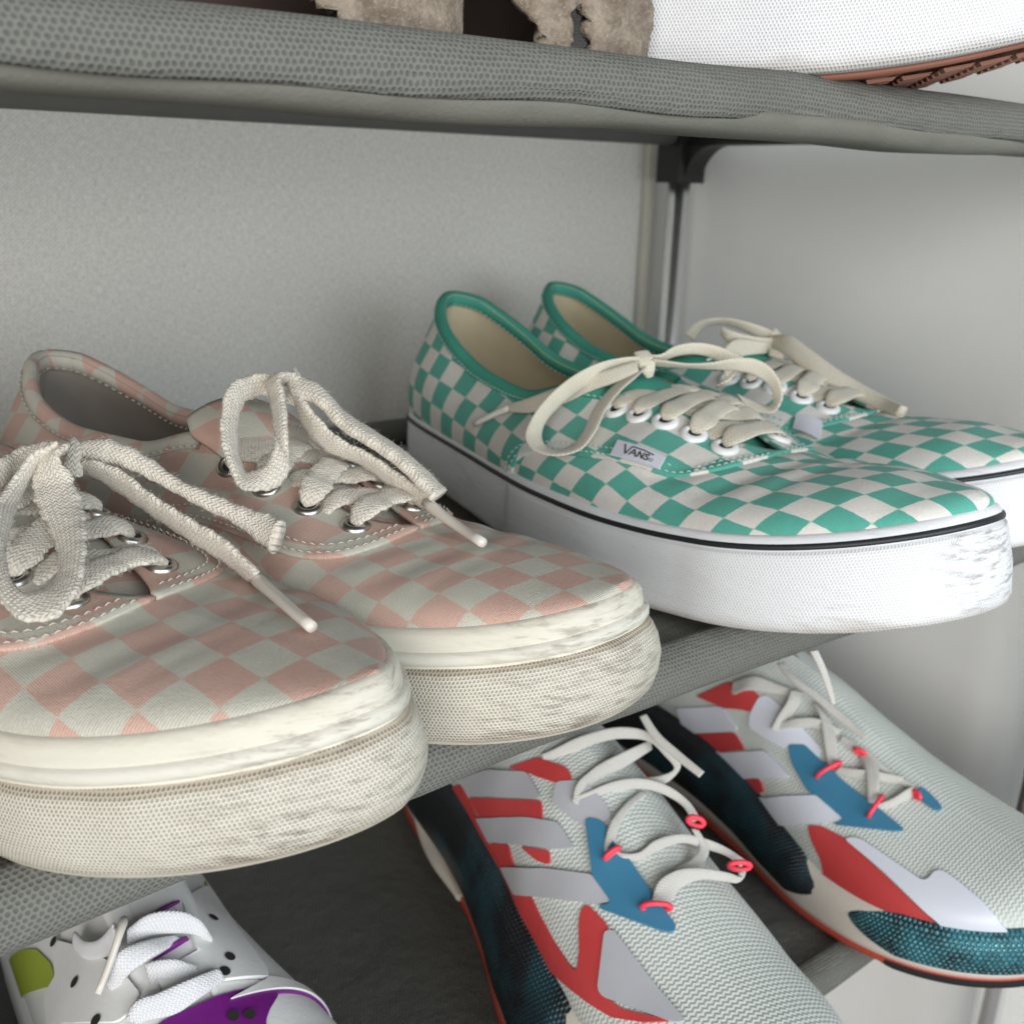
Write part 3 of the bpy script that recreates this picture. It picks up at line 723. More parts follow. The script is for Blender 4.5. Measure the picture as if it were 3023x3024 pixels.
pinkB = thing('canvas_shoe', 'pink checkerboard canvas shoe mid shelf, its wide dark opening in view', 'shoe', (.0774, .4088, 0), .2989, .0001, group=GP)
S_pinkB = Shoe(.2615, .0310, .0305, 1.0, .93, 2.3, .0115, .03, ctop=CT_PINK, ratio=([0,.06,.15,.25,.40,.47,.55,.64,.69,.715,.73],[.62,.65,.68,.66,.56,.46,.36,.25,.16,.08,0]), full=.75, med=.80, flare=.005, crease=[(.765, .018, .0006, .10), (.80, .020, .0009, .05), (.84, .012, .0003, .02)])
pinkA = thing('canvas_shoe', 'nearest pink checkerboard canvas shoe at the left edge, big dirty cream toe', 'shoe', (-.0135, .4040, 0), .390, -.014, group=GP)
S_pinkA = Shoe(.2670, .0307, .0318, .98, 1.035, 1.75, .0124, .0161, ctop=CT_PINK, ratio=([0,.06,.15,.25,.40,.47,.55,.64,.69,.715,.73],[.62,.65,.68,.66,.56,.46,.36,.25,.16,.08,0]), full=.75, med=.90, flare=.0055, crease=[(.765, .018, .0006, .10), (.80, .020, .0009, .05), (.84, .012, .0003, .02)])

TV_ = ((0.25988, -0.03064), (0.01105, -0.00023), (0.00331, 0.00857), 0.0105); TQ_ = ((0.19106, 0.03295), (0.0123, -0.00124), (-8e-05, 0.01059), 0.0105)
canvas_shoe(tealA, S_tealA, teal_mats, TV_, TQ_, bumper=(.42, .855, 1.0), stripe=(.86, .935), n_eye=5, eye_dx=.038, eye=(.0050, .0022, .0012))
canvas_shoe(tealB, S_tealB, teal_mats, TV_, TQ_, bumper=(.42, .855, 1.0), stripe=(.86, .935), n_eye=5, eye_dx=.038, eye=(.0050, .0022, .0012))
PB_ = ((0.22073, -0.02688), (0.00966, -0.00179), (0.00264, 0.0097), 0.0115)
PA_ = ((0.2159, -0.01908), (0.0124, -0.00256), (0.00141, 0.01053), 0.0115)
PQ_ = ((.1749, .063), (.0125, .002), (.001, .0115), .0115)
canvas_shoe(pinkB, S_pinkB, pink_mats, PB_, PQ_, bumper=(.55, .70, 1.0), stripe=(.71, .83), n_eye=4, eye_dx=.056)
canvas_shoe(pinkA, S_pinkA, pink_mats, PA_, PQ_, bumper=(.55, .70, 1.0), stripe=(.71, .83), n_eye=4, eye_dx=.056)
lace_bars(tealA, S_tealA, TEAL_LACE, .690, .038, 5, .0085, .0013)
lace_bars(tealB, S_tealB, TEAL_LACE, .690, .038, 5, .0085, .0013)
lace_bars(pinkB, S_pinkB, PINK_LACE, .690, .056, 4, .0080, .0020, depth=.0062)
lace_bars(pinkA, S_pinkA, PINK_LACE, .690, .056, 4, .0080, .0020, depth=.0062)
# ------------------------------------------------------------------ running shoes on the lower shelf
def m_knit():
    t = NT('engineered_knit'); uv = t.uv(); oc = t.coord(); u, v, _ = t.sep(uv)
    z = t.math('ABSOLUTE', t.math('SUBTRACT', t.math('FRACT', t.math('DIVIDE', v, .0024)), .5))
    w = t.math('SINE', t.math('MULTIPLY', t.math('ADD', t.math('DIVIDE', u, .0017), t.math('MULTIPLY', z, .9)), 2*math.pi))
    k = t.math('SINE', t.math('MULTIPLY', v, 2*math.pi/.0009))
    h = t.math('ADD', w, t.math('MULTIPLY', k, .45))
    c = t.mix(t.ramp(t.math('ADD', h, t.math('MULTIPLY', t.math('SUBTRACT', t.noise(oc, 700, 3), .5), 2.2)), -1.4, 1.2), (.56, .61, .55), (.70, .72, .69))
    return t.done(c, .8, t.bump(h, .4, .0004), spec=.3)
KNIT = m_knit()
RED = m_plain('red_film', (.60, .062, .062), .42, var=.06); BLUE = m_plain('blue_film', (.055, .22, .36), .42, var=.06)
SILVER = m_plain('grey_reflective', (.50, .50, .53), .38, var=.05); SILVER_LIT = m_plain('grey_reflective_lit', (.74, .76, .84), .35, var=.04, bump=.1, bscale=300)  # second film is the same reflective bar, its bright return put into the colour
CORAL = m_plain('coral_cord', (.95, .06, .10), .5)
EVA = m_plain('cream_foam', (.72, .66, .58), .6, bump=.1); OUTRED = m_plain('red_outsole', (.48, .07, .04), .5); BLACKR = m_plain('black_outsole', (.02, .018, .018), .6)
def m_boost():
    t = NT('black_shimmer_foam'); uv = t.uv(); oc = t.coord(); u, v, _ = t.sep(uv)
    d = t.hexdots(u, v, .0019, .18, .5)
    k = t.ramp(t.math('ADD', t.noise(oc, 30, 2), 0.0), .45, .65)
    c = t.mix(k, (.010, .011, .014), (.012, .05, .065))
    return t.done(c, t.mix(d, (.42,)*3, (.25,)*3), t.bump(d, .6, .0006), spec=.6)
BOOST = m_boost()
def m_glint():
    t = NT('foam_painted_glints'); uv = t.uv(); oc = t.coord(); u, v, _ = t.sep(uv)
    d = t.hexdots(u, v, .0021, .18, .5); k = t.ramp(t.noise(oc, 55, 3), .35, .65); f = t.noise(oc, 600, 2)
    c = t.mix(k, (.012, .03, .038), (.05, .22, .27)); c = t.mix(t.math('MULTIPLY', d, t.ramp(f, .35, .7)), c, (.16, .42, .47))  # cyan glints are painted into the base colour, brightest on the dots
    return t.done(c, .32, t.bump(d, .9, .0008), metal=.45, spec=.7)
GLINT = m_glint()
RUN_LACE = m_lace('round_flat_lace', (.64, .62, .57), .0012, .7, .2, .78)
def runner_form(dz=0, **k):
    kw = dict(ratio=([0,.06,.15,.25,.34,.42,.50,1],[.62,.62,.60,.58,.50,.20,0,0]),
              ctop=([0,.06,.15,.25,.36,.45,.52,.60,.70,.80,.88,.94,.985,1],[z_+dz*f_ for z_, f_ in zip([.105,.104,.098,.092,.100,.108,.103,.092,.0775,.0640,.0535,.0455,.0370,.033],[1,1,1,1,1,1,1,1,.9,.7,.4,.15,0,0])]), heel_in=.006, bulge=.5, belly=.006, fox=([0,.3,.5,.62,.7,.8,1],[.052,.050,.042,.032,.027,.026,.028]))
    kw.update(k)
    wh = kw.pop('wh', 1.10)
    return Shoe(.300, .050, .030, wh, 1.15, 2.15, .014, .01, xeye=.34, xthr=.48, **kw)
def patch(root, S, side, poly, name, mat, off=.0011, th=.0013, label=None, step=.0032):
    """a film piece laid on the upper: polygon in (t, v), filled finely and lifted off the surface"""
    from mathutils.geometry import delaunay_2d_cdt
    sc_ = np.array([S.per, .085]); Q = np.array(poly, float)*sc_
    bd = []
    for a, b in zip(Q, np.roll(Q, -1, 0)):
        n = max(1, int(np.linalg.norm(b-a)/step*2)); bd += [a+(b-a)*k/n for k in range(n)]
    bd = np.array(bd)
    # round the corners a little
    for _ in range(1): bd = .25*np.roll(bd, 1, 0)+.5*bd+.25*np.roll(bd, -1, 0)
    lo, hi = bd.min(0), bd.max(0); inn = []
    def inside(p):
        c = False; j = len(bd)-1
        for i in range(len(bd)):
            if (bd[i][1] > p[1]) != (bd[j][1] > p[1]) and p[0] < (bd[j][0]-bd[i][0])*(p[1]-bd[i][1])/(bd[j][1]-bd[i][1]+1e-15)+bd[i][0]: c = not c
            j = i
        return c
    for x in np.arange(lo[0]+step/2, hi[0], step):
        for y in np.arange(lo[1]+step/2, hi[1], step):
            if inside((x, y)) and np.min(np.hypot(bd[:, 0]-x, bd[:, 1]-y)) > step*.45: inn.append((x, y))
    vs_ = [Vector(p) for p in list(map(tuple, bd))+inn]; nb = len(bd)
    r = delaunay_2d_cdt(vs_, [(i, (i+1) % nb) for i in range(nb)], [], 1, 1e-6)
    W = np.array([tuple(v) for v in r[0]])/sc_
    W[:, 0] = np.clip(W[:, 0], 0, 1); W[:, 1] = np.clip(W[:, 1], 0, 2)
    PS = lambda A, o_: np.where((A[:, 1] <= 1)[:, None], S.S(side, A[:, 0], np.minimum(A[:, 1], 1), np.full(len(A), o_)), S.S(-side, A[:, 0], np.clip(2-A[:, 1], 0, 1), np.full(len(A), o_)))
    P = PS(W, off); P_low = PS(W, off-th)
    F = [tuple(f) if side < 0 else tuple(reversed(f)) for f in r[2]]
    ec = {}
    for f in F:
        for a, b in zip(f, f[1:]+f[:1]): ec[(a, b)] = 1
    P = list(map(tuple, P)); UVs = list(map(tuple, np.stack([W[:, 0]*S.per, W[:, 1]*.08], -1)))
    for (a, b) in list(ec):
        if (b, a) not in ec:            # a short rim down to the knit, with its own vertices so the edge stays crisp
            n0 = len(P); P += [P[a], P[b], tuple(P_low[b]), tuple(P_low[a])]; UVs += [UVs[a], UVs[b], UVs[b], UVs[a]]
            F.append((n0+1, n0, n0+3, n0+2))
    o = mesh_obj(name, P, F, mat, root, uv=UVs)
    if label: o['label'] = label
    return o
def runner(root, S, gap=(.70, .755)):
    loft_ring(S, [(.006, .0), (.0028, .03), (.0022, .13)], 'outsole', OUTRED, root)
    loft_ring(S, [(.0056, -.02), (.0022, .0), (.0016, .13)], 'toe_outsole', BLACKR, root, xr=(.80, 1))
    loft_ring(S, [(.0060, .10), (.0032, .12), (.0016, .25), (.0006, .6), (.002, .9), (.007, 1.0)], 'midsole', EVA, root)
    pr = [(.002, .26), (-.0010, .32), (-.0026, .55), (-.0018, .82), (.0010, .96), (.006, 1.02)]
    loft_ring(S, pr, 'rear_wall', BOOST, root, N=200, xr=(-1, gap[0]), fade=.05)
    loft_ring(S, pr, 'toe_wall', GLINT, root, N=200, xr=(gap[1], 2), fade=.08)
    for side in (-1, 1):
        surf_patch(S, side, lambda v: 0., lambda v: 1., 120, 44, 0, 'knit_upper', KNIT, root, 'vamp')
runA = thing('running_shoe', 'pale knit running shoe nearer mid shelf with dull grey bars and coral lace rings', 'shoe', (.260, .420, -.176), -.15, 0, group='knit running shoes')
S_runA = runner_form(-.004, fox=([0,.3,.5,.62,.72,.82,1],[.052,.056,.052,.046,.040,.034,.029]), flare=([0,.4,.55,.68,.8,.9,1],[.002,.003,.009,.014,.014,.009,.004]), wh=.98)
runB = thing('running_shoe', 'pale knit running shoe beside the glossy panel with reflective bars coloured as if lit and black sole with painted cyan glints', 'shoe', (.385, .425, -.176), .0, 0, group='knit running shoes')
S_runB = runner_form(-.014, flare=([0,.3,.6,.8,1],[.002,.004,.006,.005,.003]))
runner(runA, S_runA, (.765, .82)); runner(runB, S_runB)

# ------------------------------------------------------------------ white leather shoe, lower left
LEATHER = m_plain('white_leather', (.82, .82, .80), .42, bump=.25, bscale=700); PURPLE = m_plain('purple_leather', (.17, .012, .20), .45, bump=.2, bscale=600)
LIME = m_plain('lime_trim', (.36, .44, .03), .35); GOLF_LACE = m_lace('white_lace', (.78, .78, .80), .0012, .7, .3, .86)
GSOLE = m_plain('white_sole', (.7, .7, .68), .5)
def golf_form(): return Shoe(.290, .030, .026, 1.08, 1.05, 2.1, .010, .0, xeye=.36, xthr=.70, full=.7, ratio=([0,.06,.15,.25,.36,.44,.55,.64,.68,.705,.73],[.70,.70,.66,.46,.22,.18,.16,.14,.13,.11,0]),
   ctop=([0,.06,.15,.25,.36,.47,.60,.70,.80,.88,.94,.985,1],[.085,.084,.078,.075,.085,.083,.072,.061,.052,.046,.040,.033,.030]))
golf = thing('leather_shoe', 'white leather lace-up shoe with purple and lime trim at lower left', 'shoe', (.071, .430, -.176), .0, 0, group='white leather shoes')
S_golf = golf_form()
def golf_shoe(root, S):
    loft_ring(S, [(.005, .0), (.001, .06), (0, .2), (-.0005, .6), (.0, .93), (.003, 1.0)], 'sole', GSOLE, root)
    for side in (-1, 1): surf_patch(S, side, lambda v: 0., lambda v: 1., 110, 36, 0, 'leather_upper', LEATHER, root, 'vamp', th=.0016)
    make_tongue(root, S, LEATHER, None, .004, .012, .003)
golf_shoe(golf, S_golf)
golf2 = thing('leather_shoe', 'white leather shoe mostly cut off by the left edge, beside its lime-trimmed mate', 'shoe', (-.036, .428, -.176), -.02, 0, group='white leather shoes')
golf_shoe(golf2, golf_form())

# ------------------------------------------------------------------ upper shelf
NAVY = m_plain('navy_canvas', (.014, .016, .026), .8, bump=.3, bscale=1200)
GUM = m_plain('gum_rubber', (.27, .105, .065), .55); GUMLUG = m_plain('gum_lug', (.33, .15, .10), .5)
topS = Shoe(.285, .030, .030, 1.05, 1.06, 2.1, .020, 0)
topw = thing('canvas_shoe', 'dark shoe on the top shelf with big white toe bumper and brown waffle sole', 'shoe', (.151, .3735, .1668), .75, 0.0)
white_b = m_rubber('clean_white_bumper', (.83, .83, .85), (.40, .35, .28), .00105, .12, dot_dark=.8, bump=.6, lowdirt=.5)
loft_ring(topS, [(.0045, .0), (.0012, .035), (.0, .12), (-.0005, .5), (.0, .93), (.0008, .985), (.0022, 1.0)], 'foxing', WHITE_RUB, topw)
loft_ring(topS, [(.003, .004), (.0006, .03), (0, .10), (-.0004, .45), (0, .85), (.0003, .90), (.0016, .93)], 'toe_bumper', white_b, topw, trange=.42, proud=.0013)
for side in (-1, 1): surf_patch(topS, side, lambda v: 0., lambda v: 1., 70, 20, 0, 'canvas_upper', NAVY, topw, 'vamp')
loft_ring(topS, [(.010, -.055), (.0052, -.05), (.0046, .0)], 'outsole', GUM, topw)
lug = MB()
for i in range(26):
    for j in range(-6, 7):
        x, y = .012+i*.0105, j*.0085+(.0042 if i % 2 else 0); w = np.interp(topS.t_of_x(x/topS.L), topS.tt, topS.tw)*topS.L
        if abs(y) > w-.018 or x > .275: continue
        z = float(topS.spring(x/topS.L))-.0016; sl = float(topS.spring((x+.008)/topS.L))-.0016-z
        lug.add([(x, y-.0033, z), (x+.0085, y-.0033, z+sl), (x+.0085, y+.0033, z+sl), (x, y+.0033, z), (x+.0008, y-.0026, z-.0010), (x+.0077, y-.0026, z+sl-.0010), (x+.0077, y+.0026, z+sl-.0010), (x+.0008, y+.0026, z-.0010)],
                [(4, 7, 6, 5), (0, 4, 5, 1), (1, 5, 6, 2), (2, 6, 7, 3), (3, 7, 4, 0)])
lug.build('waffle_lugs', GUMLUG, topw, smooth=False)

# worn brown boot with a torn edge
def m_suede():
    t = NT('rough_suede'); oc = t.coord(); n = t.noise(oc, 120, 6, .7); f = t.noise(oc, 900, 3, .7)
    c = t.mix(t.ramp(n, .3, .7), (.16, .122, .09), (.36, .295, .23)); c = t.mix(t.math('MULTIPLY', t.ramp(f, .5, .75), .5), c, (.50, .44, .36))
    return t.done(c, .92, t.bump(t.math('ADD', n, t.math('MULTIPLY', f, .4)), .9, .0016), spec=.2)
SUEDE = m_suede(); BOOT_IN = m_plain('boot_inside', (.055, .035, .028), .9, var=.4)
boot = thing('worn_boot', 'worn brown suede boot with ragged torn edge and hole, on the top shelf', 'boot', (.15, .235, .1685))
def torn(pts, name, bow, y0, mat, jag, thick=.0035, sub=.0016):
    """a shell of torn suede: outline in x, z, bowed in depth, its edge frayed"""
    from mathutils.geometry import delaunay_2d_cdt
    Q = np.array(pts, float); r1 = np.random.RandomState(len(pts)*7+3); bd = []
    for a, b in zip(Q, np.roll(Q, -1, 0)):
        n = max(1, int(np.linalg.norm(b-a)/.0012)); nn_ = nrm(np.array([-(b-a)[1], (b-a)[0]]))
        bd += [a+(b-a)*k/n+nn_*jag*r1.normal(0, 1)*(0 if k == 0 else 1) for k in range(n)]
    bd = np.array(bd); lo, hi = bd.min(0), bd.max(0)
    g = [(x, y) for x in np.arange(lo[0], hi[0], sub) for y in np.arange(lo[1], hi[1], sub)]
    nb = len(bd); r = delaunay_2d_cdt([Vector(p) for p in list(map(tuple, bd))+g], [(i, (i+1) % nb) for i in range(nb)], [], 2, 1e-6)
    W = np.array([tuple(v) for v in r[0]]); cx = (lo[0]+hi[0])/2; hw = (hi[0]-lo[0])/2
    y = y0-bow*np.sqrt(np.clip(1-((W[:, 0]-cx)/(hw*1.04))**2, 0, 1))+.0010*np.sin(W[:, 0]*310)*np.cos(W[:, 1]*260)+r1.normal(0, .00035, len(W))
    o = mesh_obj(name, np.stack([W[:, 0], y, W[:, 1]], -1), [tuple(f) for f in r[2]], mat, boot); solid(o, thick, 0)
    return o
torn([(-.049, .012), (-.043, .0075), (-.034, .003), (-.029, -.002), (.0018, -.002), (.0014, .02), (.0018, .05), (-.047, .05)], 'toe_panel', .010, .0, SUEDE, .0002)
torn([(.0065, .05), (.0075, .0175), (.0125, .0130), (.0180, .0100), (.0222, .0060), (.0235, -.002), (.0318, -.002), (.0316, .006), (.0308, .0105), (.0340, .0122), (.0372, .0100), (.0382, .0055), (.0384, -.002), (.0648, -.002), (.0665, .010), (.0650, .05)], 'torn_panel', .013, .002, SUEDE, .00035)
m = MB(); P = [(-.085, .012), (-.03, .006), (.0, .010), (.006, .014), (.03, .010), (.055, .012), (.068, .03)]
V = []
for k, (x, y) in enumerate(P):
    for z in (-.002, .02, .05): V.append((x, y+.02+.002*math.sin(k*2.1+z*90), z))
m.add(V, grid_faces(len(P), 3, flip=True)); o = m.build('boot_lining', BOOT_IN, boot); solid(o, .003)
m = MB(); m.box((-.041, -.004, -.003), (.066, .03, -.0005)); m.build('boot_sole', BOOT_IN, boot, smooth=False)
def aglet(root, pts, r):
    m = MB(); P = np.array(pts); q = np.linspace(0, 1, 9); s_ = np.linspace(0, 1, len(P))
    P = np.stack([spl(s_, P[:, i], q) for i in range(3)], -1)
    m.tube(P, r*np.array([1.1, 1.12, 1.0, .95, .9, .88, .86, .86, .84]), 10); return m.build('aglet', AGLET, root)
def cord_ring(root, pq):
    a, b = np.array(pq); c = (a+b)/2; d = b-a; w = np.linalg.norm(d)/2+.0006; d = nrm(d)
    up = nrm(np.cross(d, (1, .2, -.35))); P = [c+d*w*math.cos(t)+up*w*.55*math.sin(t) for t in np.linspace(0, 2*math.pi, 21)]
    m = MB(); m.tube(P, .0010, 8, cap=False); return m.build('cord_ring', CORAL, root)
def hole(root, S, side, tv):
    t, v = np.array([tv[0]]), np.array([tv[1]])
    return disc_obj(S.S(side, t, v, np.array([.0020]))[0], S.N(side, t, v)[0], .0018, 'punched_hole_shade', HOLE_SHADE, root, 14)  # flat disc without depth, the hole's shade is its dark colour
# ------------------------------------------------------------------ laces, bows, films and small parts (metres, each in its own shoe's space)
ribbon([(.1498,.0121,.0702),(.1483,.0082,.0689),(.1541,.0014,.0642),(.1604,-.0021,.0614),(.1692,-.0052,.0574),(.1781,-.0098,.0543),(.1846,-.0158,.0527),(.1874,-.0216,.0528),(.1864,-.0242,.0533),(.1820,-.0237,.0545),(.1756,-.0205,.0567),(.1675,-.0150,.0582),(.1599,-.0084,.0599),(.1532,-.0021,.0613),(.1492,.0044,.0649),(.1488,.0096,.0687),(.1513,.0130,.0702)],
       [(.1596,.0091,.0748),(.1591,.0063,.0730),(.1622,.0072,.0666),(.1696,.0037,.0622),(.1802,-.0035,.0594),(.1896,-.0112,.0566),(.1959,-.0182,.0534),(.1974,-.0247,.0505),(.1951,-.0285,.0500),(.1889,-.0294,.0511),(.1809,-.0270,.0535),(.1726,-.0221,.0581),(.1641,-.0155,.0619),(.1567,-.0091,.0643),(.1536,-.0024,.0678),(.1534,.0030,.0723),(.1572,.0074,.0751)], 0.0024, 'bow_loop', PINK_LACE, pinkA)
ribbon([(.1500,-.0101,.0641),(.1465,-.0025,.0637),(.1439,.0051,.0656),(.1451,.0105,.0678),(.1496,.0147,.0696)],
       [(.1487,-.0084,.0705),(.1452,-.0008,.0703),(.1427,.0067,.0715),(.1442,.0117,.0721),(.1498,.0159,.0722)], 0.0024, 'bow_loop', PINK_LACE, pinkA)
ribbon([(.1446,.0200,.0661),(.1489,.0221,.0654),(.1568,.0258,.0643),(.1641,.0280,.0620),(.1719,.0298,.0592),(.1798,.0314,.0562),(.1899,.0337,.0529),(.1976,.0339,.0497),(.2032,.0331,.0483)],
       [(.1443,.0212,.0697),(.1493,.0247,.0713),(.1564,.0278,.0701),(.1639,.0298,.0669),(.1720,.0312,.0627),(.1810,.0336,.0600),(.1909,.0361,.0574),(.1985,.0371,.0566),(.2036,.0364,.0562)], 0.0042, 'bow_loop', PINK_LACE, pinkA)
ribbon([(.1423,.0223,.0623),(.1491,.0236,.0603),(.1574,.0246,.0572),(.1660,.0257,.0537),(.1749,.0264,.0505),(.1844,.0265,.0477),(.1935,.0266,.0454),(.2015,.0264,.0424)],
       [(.1504,.0185,.0670),(.1557,.0203,.0666),(.1617,.0220,.0649),(.1689,.0223,.0614),(.1771,.0230,.0584),(.1853,.0235,.0559),(.1951,.0234,.0537),(.2087,.0223,.0479)], 0.0024, 'lace_end', PINK_LACE, pinkA)
aglet(pinkA, [(.2019,.0267,.0441),(.2170,.0187,.0457),(.2297,.0122,.0467),(.2382,.0086,.0467)], 0.0016)
ribbon([(.1449,.0165,.0631),(.1454,.0169,.0665),(.1448,.0184,.0694),(.1437,.0212,.0706)],
       [(.1493,.0187,.0620),(.1495,.0194,.0666),(.1479,.0204,.0695),(.1444,.0218,.0710)], 0.0024, 'knot', PINK_LACE, pinkA)
ribbon([(.1354,.0058,.0748),(.1336,-.0026,.0743),(.1349,-.0083,.0739),(.1376,-.0134,.0701),(.1418,-.0176,.0658),(.1460,-.0205,.0606),(.1502,-.0211,.0580),(.1544,-.0188,.0604),(.1557,-.0166,.0651),(.1482,-.0094,.0703),(.1416,-.0047,.0757),(.1358,-.0007,.0787),(.1361,.0053,.0772)],
       [(.1374,.0016,.0815),(.1342,-.0067,.0812),(.1349,-.0136,.0797),(.1396,-.0208,.0723),(.1449,-.0252,.0670),(.1512,-.0276,.0610),(.1552,-.0283,.0567),(.1582,-.0250,.0551),(.1598,-.0172,.0561),(.1575,-.0131,.0689),(.1512,-.0078,.0762),(.1446,-.0028,.0823),(.1439,.0034,.0821)], 0.0024, 'bow_loop', PINK_LACE, pinkB)
ribbon([(.1434,.0015,.0751),(.1533,.0029,.0741),(.1639,.0032,.0685),(.1740,.0045,.0649),(.1825,.0054,.0612),(.1895,.0058,.0568),(.1944,.0059,.0535)],
       [(.1374,.0063,.0809),(.1463,.0078,.0789),(.1565,.0086,.0715),(.1671,.0108,.0662),(.1769,.0126,.0616),(.1860,.0139,.0561),(.1917,.0142,.0524)], 0.0042, 'bow_loop', PINK_LACE, pinkB)
ribbon([(.1405,.0059,.0717),(.1466,.0039,.0655),(.1542,.0043,.0604),(.1646,.0080,.0574),(.1745,.0099,.0522),(.1822,.0118,.0481),(.1858,.0125,.0468)],
       [(.1440,.0021,.0780),(.1511,.0020,.0724),(.1609,.0026,.0659),(.1721,.0054,.0615),(.1825,.0085,.0559),(.1896,.0098,.0523),(.1922,.0088,.0513)], 0.0024, 'lace_end', PINK_LACE, pinkB)
aglet(pinkB, [(.1888,.0096,.0500),(.1978,.0065,.0487),(.2070,.0037,.0476),(.2176,-.0014,.0479)], 0.0016)
ribbon([(.1400,.0016,.0731),(.1407,.0022,.0768),(.1403,.0037,.0802),(.1396,.0063,.0819)],
       [(.1444,.0043,.0718),(.1449,.0051,.0762),(.1432,.0059,.0802),(.1405,.0069,.0820)], 0.0024, 'knot', PINK_LACE, pinkB)
ribbon([(.1477,.0005,.0688),(.1490,-.0028,.0697),(.1460,-.0142,.0680),(.1441,-.0269,.0628),(.1440,-.0379,.0569),(.1461,-.0462,.0516),(.1505,-.0509,.0480),(.1556,-.0521,.0455),(.1599,-.0502,.0455),(.1626,-.0466,.0472),(.1620,-.0413,.0514),(.1584,-.0344,.0571),(.1550,-.0256,.0621),(.1520,-.0125,.0669),(.1492,-.0008,.0677)],
       [(.1512,-.0043,.0743),(.1520,-.0086,.0748),(.1480,-.0202,.0733),(.1452,-.0329,.0684),(.1449,-.0453,.0608),(.1473,-.0545,.0536),(.1512,-.0594,.0493),(.1577,-.0605,.0462),(.1657,-.0567,.0455),(.1705,-.0497,.0477),(.1700,-.0424,.0530),(.1662,-.0344,.0594),(.1622,-.0236,.0650),(.1595,-.0128,.0693),(.1553,-.0049,.0713)], 0.0012, 'bow_loop', TEAL_LACE, tealA)
ribbon([(.1570,-.0104,.0698),(.1543,-.0185,.0664),(.1464,-.0249,.0619),(.1359,-.0292,.0555),(.1221,-.0355,.0499),(.1113,-.0371,.0484)],
       [(.1533,-.0083,.0735),(.1497,-.0176,.0707),(.1415,-.0248,.0663),(.1309,-.0294,.0611),(.1178,-.0343,.0546),(.1075,-.0353,.0505)], 0.0012, 'lace_end', TEAL_LACE, tealA)
aglet(tealA, [(.1098,-.0360,.0496),(.1059,-.0389,.0472),(.1022,-.0421,.0444),(.0973,-.0444,.0412)], 0.0014)
ribbon([(.1510,.0030,.0701),(.1535,.0047,.0701),(.1607,.0129,.0701),(.1659,.0179,.0699),(.1733,.0237,.0700),(.1792,.0279,.0692),(.1838,.0312,.0664),(.1865,.0324,.0627),(.1874,.0321,.0592),(.1853,.0313,.0574),(.1808,.0276,.0592),(.1756,.0245,.0615)],
       [(.1561,-.0023,.0739),(.1586,-.0007,.0738),(.1661,.0070,.0729),(.1713,.0128,.0736),(.1765,.0215,.0755),(.1812,.0278,.0753),(.1861,.0312,.0722),(.1904,.0324,.0667),(.1923,.0317,.0616),(.1922,.0286,.0572),(.1882,.0259,.0560),(.1826,.0226,.0571)], 0.0012, 'bow_loop', TEAL_LACE, tealA)
ribbon([(.1493,.0031,.0696),(.1507,.0069,.0710),(.1542,.0116,.0735),(.1587,.0187,.0744),(.1632,.0252,.0719),(.1677,.0260,.0668),(.1663,.0232,.0622)],
       [(.1528,-.0018,.0751),(.1555,.0017,.0752),(.1566,.0087,.0782),(.1607,.0181,.0794),(.1665,.0265,.0772),(.1704,.0332,.0735),(.1711,.0262,.0658)], 0.0012, 'bow_loop', TEAL_LACE, tealA)
ribbon([(.1481,-.0051,.0754),(.1510,-.0065,.0730),(.1531,-.0057,.0695),(.1536,-.0028,.0663)],
       [(.1512,-.0004,.0763),(.1551,-.0006,.0739),(.1562,-.0010,.0703),(.1550,-.0006,.0671)], 0.0012, 'knot', TEAL_LACE, tealA)
ribbon([(.1509,.0144,.0692),(.1472,.0107,.0699),(.1402,.0069,.0731),(.1306,.0020,.0756),(.1222,-.0026,.0727),(.1180,-.0030,.0666)],
       [(.1527,.0112,.0744),(.1496,.0095,.0758),(.1421,.0037,.0783),(.1334,-.0018,.0793),(.1237,-.0073,.0768),(.1171,-.0090,.0709)], 0.0012, 'bow_loop', TEAL_LACE, tealB)
ribbon([(.1536,.0114,.0664),(.1504,.0046,.0665),(.1452,-.0013,.0684),(.1403,-.0061,.0694),(.1365,-.0059,.0723)],
       [(.1544,.0106,.0725),(.1528,.0060,.0722),(.1473,-.0019,.0734),(.1419,-.0062,.0751),(.1384,-.0080,.0761)], 0.0012, 'bow_loop', TEAL_LACE, tealB)
ribbon([(.1536,.0061,.0651),(.1502,-.0056,.0643),(.1451,-.0133,.0613),(.1423,-.0188,.0596)],
       [(.1544,.0042,.0705),(.1454,-.0079,.0714),(.1453,-.0167,.0658),(.1429,-.0225,.0634)], 0.0012, 'bow_loop', TEAL_LACE, tealB)
ribbon([(.1536,.0113,.0672),(.1637,.0064,.0657),(.1754,.0035,.0618),(.1868,.0018,.0580),(.2001,.0038,.0536),(.2130,.0054,.0502),(.2251,.0019,.0496)],
       [(.1540,.0110,.0733),(.1624,.0093,.0743),(.1758,.0082,.0697),(.1906,.0090,.0628),(.2040,.0107,.0575),(.2161,.0088,.0551),(.2267,.0021,.0547)], 0.0042, 'bow_loop', TEAL_LACE, tealB)
ribbon([(.1517,.0101,.0636),(.1521,.0095,.0689),(.1517,.0106,.0730),(.1508,.0135,.0753)],
       [(.1565,.0152,.0621),(.1566,.0147,.0682),(.1546,.0143,.0731),(.1513,.0142,.0757)], 0.0012, 'knot', TEAL_LACE, tealB)
